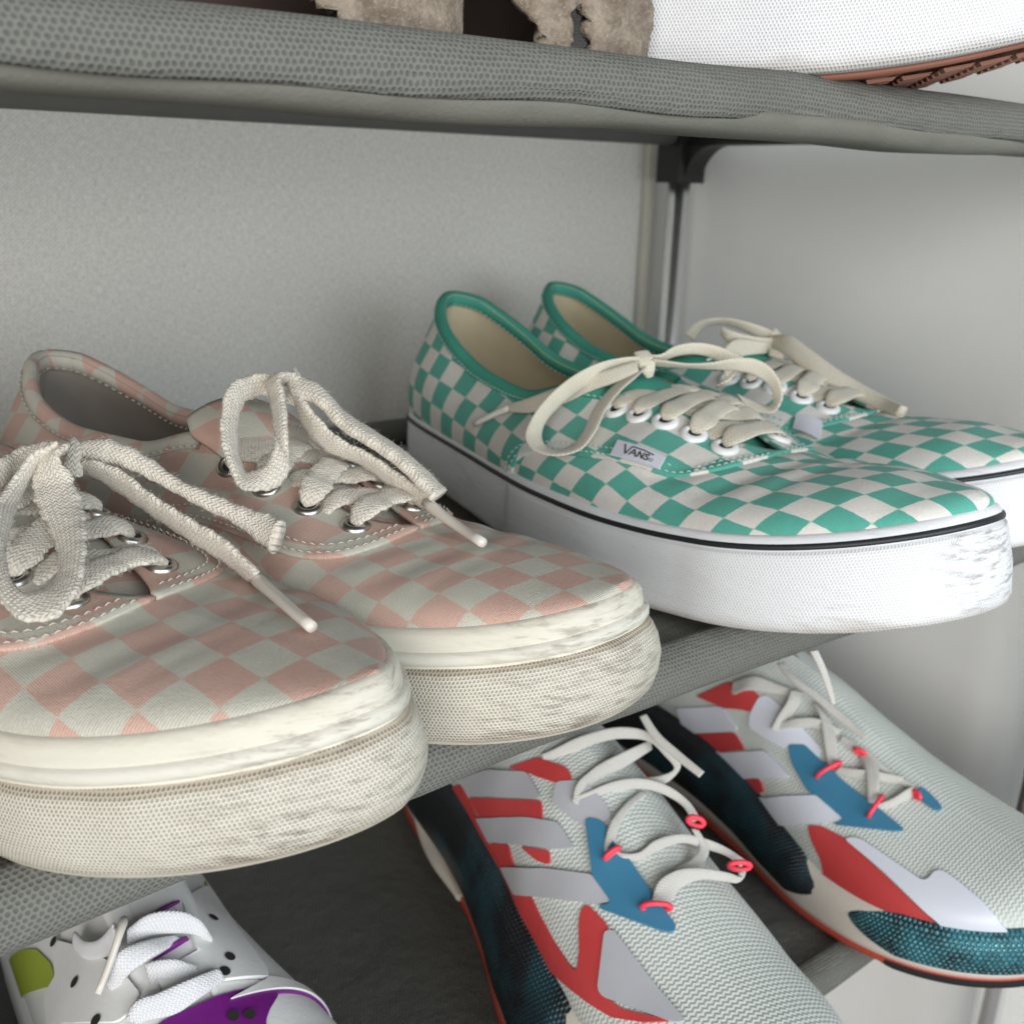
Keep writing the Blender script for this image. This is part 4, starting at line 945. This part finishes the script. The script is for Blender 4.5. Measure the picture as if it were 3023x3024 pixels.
ribbon([(.1529,-.0160,.0930),(.1550,-.0126,.0943),(.1602,.0012,.1003),(.1657,.0130,.1032),(.1710,.0213,.1024),(.1755,.0254,.0979),(.1788,.0282,.0930),(.1774,.0237,.0904),(.1739,.0163,.0892)],
       [(.1513,-.0167,.0961),(.1531,-.0135,.0981),(.1572,-.0019,.1039),(.1640,.0129,.1077),(.1699,.0218,.1061),(.1755,.0277,.1011),(.1799,.0308,.0938),(.1791,.0248,.0873),(.1752,.0167,.0861)], 0.0012, 'lace', RUN_LACE, runA)
ribbon([(.1775,-.0134,.0866),(.1764,-.0109,.0869),(.1727,-.0032,.0912),(.1707,.0104,.0937),(.1694,.0209,.0962),(.1682,.0247,.0964)],
       [(.1752,-.0163,.0887),(.1728,-.0141,.0921),(.1697,-.0054,.0961),(.1686,.0104,.0995),(.1677,.0208,.1005),(.1667,.0245,.1004)], 0.0012, 'lace', RUN_LACE, runA)
ribbon([(.1750,-.0156,.0866),(.1765,-.0110,.0875),(.1781,.0000,.0892),(.1801,.0131,.0886),(.1828,.0223,.0846),(.1867,.0289,.0791),(.1888,.0314,.0730)],
       [(.1737,-.0159,.0895),(.1754,-.0105,.0913),(.1768,.0006,.0937),(.1789,.0136,.0926),(.1826,.0242,.0879),(.1873,.0313,.0811),(.1897,.0346,.0750)], 0.0012, 'lace', RUN_LACE, runA)
ribbon([(.1985,-.0126,.0782),(.1967,-.0104,.0799),(.1924,-.0062,.0843),(.1872,.0026,.0874),(.1814,.0143,.0863)],
       [(.1967,-.0155,.0789),(.1944,-.0138,.0812),(.1903,-.0091,.0860),(.1855,.0003,.0888),(.1794,.0117,.0877)], 0.0012, 'lace', RUN_LACE, runA)
ribbon([(.1986,-.0117,.0780),(.2014,-.0099,.0780),(.2035,-.0050,.0773),(.2033,.0042,.0785),(.2036,.0153,.0787),(.2060,.0245,.0746),(.2098,.0327,.0709),(.2122,.0372,.0664)],
       [(.1980,-.0110,.0805),(.2006,-.0096,.0805),(.2025,-.0046,.0803),(.2015,.0034,.0822),(.2023,.0150,.0820),(.2049,.0250,.0785),(.2088,.0331,.0741),(.2123,.0393,.0691)], 0.0012, 'lace', RUN_LACE, runA)
ribbon([(.2202,.0287,.0731),(.2220,.0275,.0707),(.2206,.0219,.0713),(.2180,.0124,.0733),(.2182,.0041,.0725),(.2204,-.0014,.0703),(.2217,-.0046,.0698)],
       [(.2216,.0314,.0731),(.2226,.0297,.0722),(.2203,.0237,.0744),(.2160,.0116,.0776),(.2150,.0022,.0784),(.2161,-.0052,.0765),(.2186,-.0092,.0718)], 0.0012, 'lace', RUN_LACE, runA)
ribbon([(.2032,.0230,.0817),(.2082,.0246,.0753),(.2112,.0196,.0735),(.2137,.0073,.0736)],
       [(.2016,.0203,.0823),(.2060,.0214,.0767),(.2087,.0165,.0756),(.2116,.0049,.0760)], 0.0012, 'lace', RUN_LACE, runA)
ribbon([(.1659,.0192,.1116),(.1739,.0199,.1064),(.1841,.0238,.1018),(.1947,.0279,.0982)],
       [(.1669,.0218,.1128),(.1747,.0227,.1084),(.1842,.0259,.1045),(.1950,.0300,.1004)], 0.0012, 'lace_end', RUN_LACE, runA)
ribbon([(.0535,-.0335,.0178),(.0755,-.0367,.0093),(.0939,-.0382,.0085),(.1150,-.0346,.0049)],
       [(.0558,-.0250,.0238),(.0773,-.0294,.0151),(.0952,-.0331,.0122),(.1148,-.0335,.0071)], .006, 'heel_flare', EVA, runA)
cord_ring(runA, [(.1990,-.0156,.0796),(.1988,-.0107,.0814)])
cord_ring(runA, [(.1982,.0222,.0837),(.2003,.0267,.0814)])
cord_ring(runA, [(.2157,.0291,.0725),(.2182,.0355,.0716)])
cord_ring(runA, [(.2193,-.0128,.0718),(.2237,-.0049,.0719)])
ribbon([(.1329,-.0287,.0720),(.1416,-.0291,.0792),(.1524,-.0241,.0814),(.1611,-.0178,.0809)],
       [(.1315,-.0266,.0793),(.1421,-.0246,.0862),(.1544,-.0194,.0851),(.1613,-.0156,.0842)], 0.0012, 'lace', RUN_LACE, runB)
ribbon([(.1659,-.0284,.0683),(.1666,-.0250,.0742),(.1663,-.0196,.0800),(.1642,-.0143,.0840)],
       [(.1619,-.0333,.0691),(.1623,-.0304,.0749),(.1623,-.0240,.0817),(.1600,-.0195,.0848)], 0.0012, 'lace', RUN_LACE, runB)
ribbon([(.1627,-.0311,.0676),(.1704,-.0279,.0720),(.1794,-.0216,.0738),(.1862,-.0179,.0716)],
       [(.1622,-.0297,.0714),(.1697,-.0263,.0766),(.1787,-.0201,.0784),(.1868,-.0150,.0752)], 0.0012, 'lace', RUN_LACE, runB)
ribbon([(.1928,-.0296,.0628),(.1900,-.0280,.0662),(.1845,-.0243,.0729),(.1780,-.0192,.0788),(.1701,-.0156,.0816)],
       [(.1950,-.0260,.0638),(.1927,-.0233,.0681),(.1881,-.0194,.0730),(.1821,-.0150,.0762),(.1726,-.0126,.0808)], 0.0012, 'lace', RUN_LACE, runB)
ribbon([(.1955,-.0285,.0617),(.2030,-.0250,.0612),(.2093,-.0205,.0619),(.2170,-.0131,.0612)],
       [(.1964,-.0258,.0644),(.2023,-.0235,.0656),(.2087,-.0190,.0663),(.2182,-.0095,.0648)], 0.0012, 'lace', RUN_LACE, runB)
ribbon([(.2155,-.0301,.0552),(.2118,-.0270,.0604),(.2061,-.0213,.0658),(.1992,-.0164,.0668)],
       [(.2177,-.0262,.0571),(.2144,-.0220,.0632),(.2094,-.0163,.0668),(.2004,-.0127,.0704)], 0.0012, 'lace', RUN_LACE, runB)
ribbon([(.2184,-.0287,.0542),(.2226,-.0218,.0566),(.2248,-.0149,.0589),(.2250,-.0092,.0599)],
       [(.2182,-.0270,.0576),(.2211,-.0219,.0600),(.2231,-.0149,.0631),(.2230,-.0101,.0629)], 0.0012, 'lace', RUN_LACE, runB)
ribbon([(.1488,-.0171,.0936),(.1584,-.0190,.0895),(.1708,-.0171,.0851),(.1847,-.0142,.0783),(.1975,-.0115,.0734)],
       [(.1512,-.0139,.0937),(.1596,-.0163,.0914),(.1718,-.0144,.0875),(.1856,-.0114,.0811),(.1979,-.0099,.0752)], 0.0012, 'lace', RUN_LACE, runB)
ribbon([(.2314,-.1095,.1590),(.2339,-.1071,.1530),(.2360,-.1053,.1470),(.2387,-.1034,.1395)],
       [(.2330,-.1071,.1595),(.2352,-.1049,.1538),(.2369,-.1033,.1484),(.2395,-.1019,.1402)], 0.0012, 'lace', RUN_LACE, runB)
ribbon([(.1881,-.0173,.0701),(.2005,-.0153,.0671),(.2110,-.0141,.0637),(.2224,-.0099,.0598)],
       [(.1884,-.0152,.0733),(.2006,-.0131,.0707),(.2114,-.0121,.0663),(.2227,-.0080,.0624)], 0.0012, 'lace', RUN_LACE, runB)
cord_ring(runB, [(.1918,-.0352,.0605),(.1960,-.0263,.0660)])
cord_ring(runB, [(.2187,-.0337,.0548),(.2178,-.0246,.0597)])
cord_ring(runB, [(.2253,-.0116,.0615),(.2279,-.0124,.0607)])
cord_ring(runB, [(.1971,-.0165,.0701),(.2005,-.0150,.0692)])
patch(runA, S_runA, -1, [(.3292,.0000),(.3607,.1548),(.3852,.1257),(.4182,.0896),(.4342,.0652),(.4497,.0432),(.4712,.0447),(.4920,.0500),(.5132,.0546),(.5362,.0707),(.5687,.2193),(.5895,.2088),(.6072,.2142),(.6262,.2208),(.6456,.2388),(.6625,.2524),(.6734,.2773),(.6634,.3668),(.6540,.4066),(.6443,.4443),(.6340,.5050),(.6359,.5478),(.6549,.5787),(.6719,.5980),(.6706,.5522),(.6802,.5040),(.6895,.4536),(.6984,.3999),(.7068,.3414),(.7236,.3737),(.7402,.4002),(.7525,.4505),(.7645,.5000),(.7759,.5481),(.7868,.5945),(.7772,.5259),(.7666,.4537),(.7520,.3840),(.7364,.3106),(.7209,.2745),(.7047,.2304),(.6881,.1897),(.6700,.1391),(.6507,.0856),(.6252,.0066),(.6199,.0000),(.6029,.0000),(.5853,.0000),(.5675,.0000),(.5478,.0000),(.5256,.0000),(.5023,.0000),(.4790,.0000),(.4556,.0000),(.4312,.0000),(.4031,.0000),(.3742,.0000)], 'red_overlay', RED, .0009)
patch(runA, S_runA, -1, [(.4493,.5045),(.4630,.5947),(.4735,.6859),(.4911,.7451),(.5071,.8063),(.5183,.8097),(.5260,.7777),(.5104,.6957),(.4876,.6138),(.4785,.5903)], 'red_overlay', RED, .0009)
patch(runA, S_runA, -1, [(.3912,.1450),(.4271,.2437),(.4557,.3289),(.4785,.4115),(.4977,.4938),(.5145,.5750),(.5305,.5322),(.5091,.4264),(.4868,.3300),(.4598,.2301),(.4241,.1154)], 'red_overlay', RED, .0009)
patch(runA, S_runA, -1, [(.4560,.0630),(.4997,.2219),(.5174,.1862),(.5233,.1941),(.4920,.0563),(.4742,.0577)], 'red_overlay', RED, .0009)
patch(runA, S_runA, -1, [(.5228,.3144),(.5442,.4097),(.5619,.4908),(.5719,.4601),(.5699,.4372),(.5556,.3863)], 'red_overlay', RED, .0009)
patch(runA, S_runA, -1, [(.3640,.2121),(.3922,.3198),(.4165,.4016),(.4403,.4568),(.4594,.5182),(.4754,.5829),(.4942,.5793),(.5128,.5806),(.5093,.5541),(.4933,.4809),(.4751,.4069),(.4539,.3329),(.4279,.2578),(.3962,.1752),(.3806,.1757)], 'side_bar', SILVER, .0015)
patch(runA, S_runA, -1, [(.4182,.0896),(.4586,.2237),(.4876,.3358),(.5110,.4425),(.5309,.5309),(.5477,.6124),(.5653,.6226),(.5814,.6298),(.5690,.5394),(.5542,.4674),(.5369,.3864),(.5155,.2915),(.4891,.1862),(.4560,.0717),(.4373,.0789)], 'side_bar', SILVER, .0015)
patch(runA, S_runA, -1, [(.4920,.0525),(.5310,.2214),(.5563,.3404),(.5750,.4354),(.5894,.5097),(.6028,.5810),(.6155,.6499),(.6351,.6641),(.6529,.6750),(.6440,.6020),(.6315,.5346),(.6170,.4623),(.6017,.3849),(.5850,.3005),(.5656,.2058),(.5360,.0766),(.5132,.0591)], 'side_bar', SILVER, .0015)
patch(runA, S_runA, -1, [(.6695,.5644),(.6761,.6105),(.6910,.6197),(.7059,.6272),(.7209,.6327),(.7359,.6360),(.7510,.6377),(.7666,.6446),(.7820,.6510),(.7970,.6555),(.7898,.5968),(.7761,.5508),(.7617,.5027),(.7468,.4537),(.7315,.4039),(.7156,.3480),(.7068,.3414),(.6982,.4034),(.6891,.4603),(.6794,.5135)], 'toe_overlay', SILVER, .0015)
patch(runA, S_runA, -1, [(.5121,.7069),(.5216,.7834),(.5294,.8606),(.5458,.8852),(.5621,.9095),(.5809,.9037),(.5774,.8212),(.5727,.7405),(.5502,.6873),(.5261,.6285)], 'eyelet_overlay', SILVER, .0013)
patch(runA, S_runA, -1, [(.5667,.7607),(.5695,.7969),(.5802,.8480),(.5973,.8329),(.6116,.8525),(.6265,.8726),(.6465,.8823),(.6648,.8880),(.6800,.8948),(.6954,.9008),(.7109,.9057),(.7145,.8805),(.7081,.8360),(.6966,.7896),(.6848,.7422),(.6726,.6937),(.6602,.6434),(.6472,.5909),(.6539,.6742),(.6362,.6626),(.6164,.6473),(.6035,.6741),(.5912,.7019),(.5791,.7308)], 'blue_overlay', BLUE, .0019)
patch(runB, S_runB, -1, [(.3783,.3499),(.3992,.4490),(.4190,.5355),(.4428,.5291),(.4645,.5499),(.4863,.5331),(.4933,.4971),(.4696,.4150),(.4308,.3284),(.4045,.3290)], 'red_overlay', RED, .0009)
patch(runB, S_runB, -1, [(.3636,.0000),(.3858,.0000),(.4085,.0765),(.4344,.1556),(.4590,.2314),(.4835,.1900),(.4555,.0906),(.4318,.0000),(.4082,.0000),(.3818,.0000)], 'red_overlay', RED, .0009)
patch(runB, S_runB, -1, [(.4536,.0000),(.4771,.0000),(.4908,.0097),(.5187,.1235),(.5321,.0932),(.5221,.0340),(.5113,.0000),(.4911,.0000)], 'red_overlay', RED, .0009)
patch(runB, S_runB, -1, [(.5513,.0000),(.5705,.0000),(.5902,.0000),(.6096,.0000),(.6314,.0000),(.6545,.0000),(.6581,.0159),(.6503,.1063),(.6273,.1712),(.6163,.2233),(.6349,.2957),(.6525,.3226),(.6693,.3436),(.6878,.3374),(.7095,.3231),(.7308,.3001),(.7454,.2759),(.7597,.2449),(.7737,.2061),(.7874,.1570),(.8073,.0666),(.8213,.0000),(.8079,.0000),(.7945,.0000),(.7785,.0000),(.7618,.0000),(.7440,.0000),(.7268,.0000),(.7099,.0000),(.6924,.0000),(.6765,.0000),(.6602,.0000),(.6437,.0000),(.6286,.0000),(.6124,.0000),(.5938,.0000),(.5729,.0000)], 'red_overlay', RED, .0009)
patch(runB, S_runB, -1, [(.3515,.1492),(.3775,.2291),(.4014,.2829),(.4247,.3319),(.4446,.2928),(.4642,.2700),(.4551,.2265),(.4313,.1546),(.4064,.0787),(.3843,.0000),(.3628,.0000)], 'side_bar', SILVER_LIT, .0015)
patch(runB, S_runB, -1, [(.4021,.0000),(.4243,.0000),(.4424,.0358),(.4699,.1298),(.4941,.2186),(.5158,.3085),(.5411,.3273),(.5659,.3468),(.5580,.3041),(.5347,.2003),(.5076,.0847),(.4877,.0000),(.4654,.0000),(.4383,.0000),(.4200,.0000)], 'side_bar', SILVER_LIT, .0015)
patch(runB, S_runB, -1, [(.4930,.0000),(.5180,.0000),(.5331,.0470),(.5616,.1867),(.5877,.3069),(.6104,.4132),(.6342,.4289),(.6566,.4331),(.6557,.4141),(.6405,.3434),(.6226,.2619),(.6023,.1646),(.5783,.0472),(.5657,.0000),(.5503,.0000),(.5220,.0000)], 'side_bar', SILVER_LIT, .0015)
patch(runB, S_runB, -1, [(.6699,.3381),(.6765,.3805),(.6892,.4081),(.7066,.4129),(.7239,.4135),(.7410,.4089),(.7580,.3983),(.7748,.3814),(.7794,.4155),(.7793,.4813),(.7853,.5111),(.7992,.4998),(.8146,.4687),(.8300,.4290),(.8454,.3788),(.8661,.2602),(.8869,.0708),(.8811,.0000),(.8739,.0000),(.8592,.0000),(.8449,.0000),(.8307,.0000),(.8226,.0001),(.8050,.1066),(.7865,.1766),(.7727,.2234),(.7586,.2606),(.7442,.2902),(.7296,.3133),(.7100,.3280),(.6901,.3357)], 'toe_overlay', SILVER_LIT, .0015)
patch(runB, S_runB, -1, [(.4730,.4038),(.4789,.3343),(.5052,.3602),(.5244,.3975),(.5431,.4380),(.5433,.4778),(.5618,.5609),(.5874,.5747),(.5818,.6299),(.5628,.6253),(.5431,.6163),(.5222,.6024),(.5008,.5958),(.4827,.5859),(.4734,.5404)], 'eyelet_overlay', SILVER_LIT, .0013)
patch(runB, S_runB, -1, [(.5428,.4675),(.5618,.5609),(.5911,.5765),(.6140,.5925),(.6373,.6044),(.6575,.6166),(.6775,.6244),(.6928,.6255),(.7080,.6243),(.7233,.6203),(.7131,.5760),(.6980,.5256),(.6823,.4733),(.6659,.4189),(.6488,.3616),(.6566,.4331),(.6344,.4275),(.6108,.4105),(.5989,.3787),(.5799,.3964),(.5606,.4130)], 'blue_overlay', BLUE, .0019)
patch(runB, S_runB, -1, [(.6946,.9077),(.7045,.9234),(.7274,.9062),(.7374,.8809),(.7326,.8541),(.7101,.8512)], 'blue_overlay', BLUE, .0019)
ribbon([(.1756,-.0151,.0705),(.1758,-.0138,.0708),(.1783,-.0064,.0708),(.1778,.0023,.0723),(.1749,.0110,.0721)],
       [(.1724,-.0188,.0717),(.1720,-.0167,.0749),(.1740,-.0086,.0776),(.1749,.0017,.0784),(.1725,.0099,.0758)], 0.0018, 'lace', GOLF_LACE, golf)
ribbon([(.1596,-.0179,.0710),(.1610,-.0121,.0778),(.1614,-.0043,.0800),(.1574,.0034,.0787)],
       [(.1570,-.0200,.0736),(.1565,-.0155,.0827),(.1562,-.0095,.0833),(.1558,.0019,.0800)], 0.0018, 'lace', GOLF_LACE, golf)
ribbon([(.1656,-.0084,.0723),(.1677,-.0056,.0724),(.1692,-.0003,.0738),(.1693,.0048,.0743)],
       [(.1622,-.0088,.0796),(.1641,-.0058,.0807),(.1662,-.0009,.0802),(.1683,.0046,.0765)], 0.0018, 'lace', GOLF_LACE, golf)
ribbon([(.1512,-.0112,.0789),(.1520,-.0070,.0804),(.1542,-.0005,.0808),(.1581,.0077,.0792),(.1598,.0124,.0745)],
       [(.1497,-.0103,.0844),(.1508,-.0046,.0877),(.1548,.0043,.0880),(.1581,.0103,.0838),(.1596,.0133,.0766)], 0.0018, 'lace', GOLF_LACE, golf)
ribbon([(.1274,-.0224,.0671),(.1380,-.0212,.0697),(.1471,-.0175,.0750),(.1536,-.0138,.0810)],
       [(.1260,-.0215,.0722),(.1362,-.0205,.0753),(.1446,-.0176,.0808),(.1501,-.0141,.0891)], 0.0018, 'lace', GOLF_LACE, golf)
ribbon([(.1463,-.0037,.0814),(.1446,.0012,.0815),(.1432,.0070,.0815)],
       [(.1464,-.0025,.0832),(.1448,.0025,.0833),(.1438,.0084,.0826)], .0012, 'tongue_trim', PURPLE, golf)
ribbon([(.1595,-.0061,.0770),(.1591,.0006,.0777),(.1581,.0061,.0779)],
       [(.1598,-.0046,.0791),(.1588,.0016,.0801),(.1571,.0054,.0792)], .0012, 'tongue_trim', PURPLE, golf)
aglet(golf, [(.1499,-.0110,.0884),(.1547,-.0134,.0886),(.1590,-.0187,.0815),(.1625,-.0236,.0760)], 0.0013)
hole(golf, S_golf, -1, (0.3947, 0.5026))
hole(golf, S_golf, -1, (0.4795, 0.5633))
hole(golf, S_golf, -1, (0.545, 0.6666))
hole(golf, S_golf, 1, (0.4965, 0.7627))
hole(golf, S_golf, 1, (0.5534, 0.8469))
hole(golf, S_golf, 1, (0.569, 0.9159))
hole(golf, S_golf, 1, (0.6033, 0.0))
hole(golf, S_golf, 1, (0.6129, 0.969))
hole(golf, S_golf, 1, (0.6166, 0.9086))
patch(golf, S_golf, 1, [(.4771,.9377),(.4418,.7182),(.3928,.4671),(.4422,.5071),(.4731,.5601),(.4975,.5966),(.5181,.6256),(.5363,.6451),(.5532,.6606),(.5690,.6717),(.5821,.7144),(.5889,.8108),(.5933,.8891),(.5965,.9566),(.5913,.0000),(.5750,1.000),(.5582,1.000),(.5419,1.000),(.5236,.9912),(.5027,.9721)], 'leather_panel', LEATHER, .0016)
patch(golf, S_golf, -1, [(.3890,.4981),(.4231,.5840),(.4567,.6785),(.4905,.7599),(.5171,.8387),(.5365,.8746),(.5541,.9056),(.5590,.8589),(.5637,.8134),(.5620,.7647),(.5507,.6936),(.5368,.6127),(.5193,.5197),(.4961,.4130),(.4647,.2925),(.4481,.3073),(.4316,.3253),(.4352,.4380),(.4096,.4558)], 'leather_panel', LEATHER, .0016)
patch(golf, S_golf, -1, [(.2688,.0000),(.3287,.2681),(.3659,.3693),(.4061,.4179),(.4286,.4214),(.4327,.3783),(.3976,.2384),(.3320,.0000),(.3109,.0000),(.2906,.0000)], 'lime_overlay', LIME, .0009)
patch(golf, S_golf, 1, [(.3626,.3931),(.4422,.5071),(.4282,.5163)], 'lime_overlay', LIME, .0009)
patch(golf, S_golf, -1, [(.6156,.8444),(.6064,.8718),(.5971,.9004),(.5876,.9307),(.5893,.9839),(.5879,.0000),(.5908,2.000),(.5926,2.000),(.6006,1.035),(.5982,1.108),(.5945,1.192),(.5998,1.292),(.6154,1.190),(.6272,1.138),(.6439,1.142),(.6576,1.145),(.6709,1.154),(.6670,1.106),(.6628,1.062),(.6584,1.020),(.6477,2.000),(.6437,2.000),(.6389,.0000),(.6336,.0000),(.6337,.9723),(.6280,.9325),(.6220,.8901)], 'purple_overlay', PURPLE, .0009)

TAG = m_plain('woven_tag', (.72, .72, .80), .7, bump=.3, bscale=2500); INK = m_plain('tag_ink', (.03, .03, .035), .7)
def side_tag(root, pts, letters=True):
    a, b, c, d = [np.array(p) for p in pts]; n = nrm(np.cross(b-a, d-a))
    at = lambda u, v, h=0: a*(1-u)*(1-v)+b*u*(1-v)+c*u*v+d*(1-u)*v+n*(h+.0007*math.sin(u*math.pi))
    V = [at(u, v, h) for h in (-.0004, .0003) for u in np.linspace(0, 1, 9) for v in (0, .5, 1)]
    F = [tuple(27+i for i in f) for f in grid_faces(9, 3)]+grid_faces(9, 3, flip=True)
    loop = [i*3 for i in range(9)]+[25, 26]+[i*3+2 for i in range(7, -1, -1)]+[1]
    F += [(loop[i], loop[(i+1) % len(loop)], loop[(i+1) % len(loop)]+27, loop[i]+27) for i in range(len(loop))]
    o = mesh_obj('side_tag', V, F, TAG, root, smooth=False)
    if not letters: return o
    S_ = [[(.20, .82), (.285, .22), (.36, .80)], [(.36, .80), (.60, .80), (.80, .74)], [(.36, .22), (.425, .66), (.50, .22)], [(.385, .38), (.475, .38)],
          [(.53, .22), (.535, .64), (.625, .22), (.63, .64)], [(.74, .58), (.70, .64), (.665, .57), (.69, .46), (.735, .39), (.735, .27), (.695, .21), (.655, .28)],
          [(.80+.03*math.cos(t), .34+.10*math.sin(t)) for t in np.linspace(0, 6.28, 11)]]
    m = MB()
    for st in S_:
        for (p, q) in zip(st, st[1:]):
            P, Q = at(*p, .00042), at(*q, .00042); t = nrm(Q-P); s_ = np.cross(n, t)*(.00028 if len(st) < 11 else .00012); P = P-t*.00015; Q = Q+t*.00015
            m.add([P-s_, Q-s_, Q+s_, P+s_], [(0, 1, 2, 3)])
    l = m.build('lettering', INK, o, smooth=False)
    return o
side_tag(tealA, [(.1788,-.0426,.0470),(.1982,-.0376,.0458),(.1963,-.0329,.0489),(.1757,-.0364,.0508)], True)
side_tag(tealB, [(.2006,-.0341,.0452),(.2136,-.0347,.0433),(.2074,-.0239,.0478),(.1971,-.0276,.0497)], False)
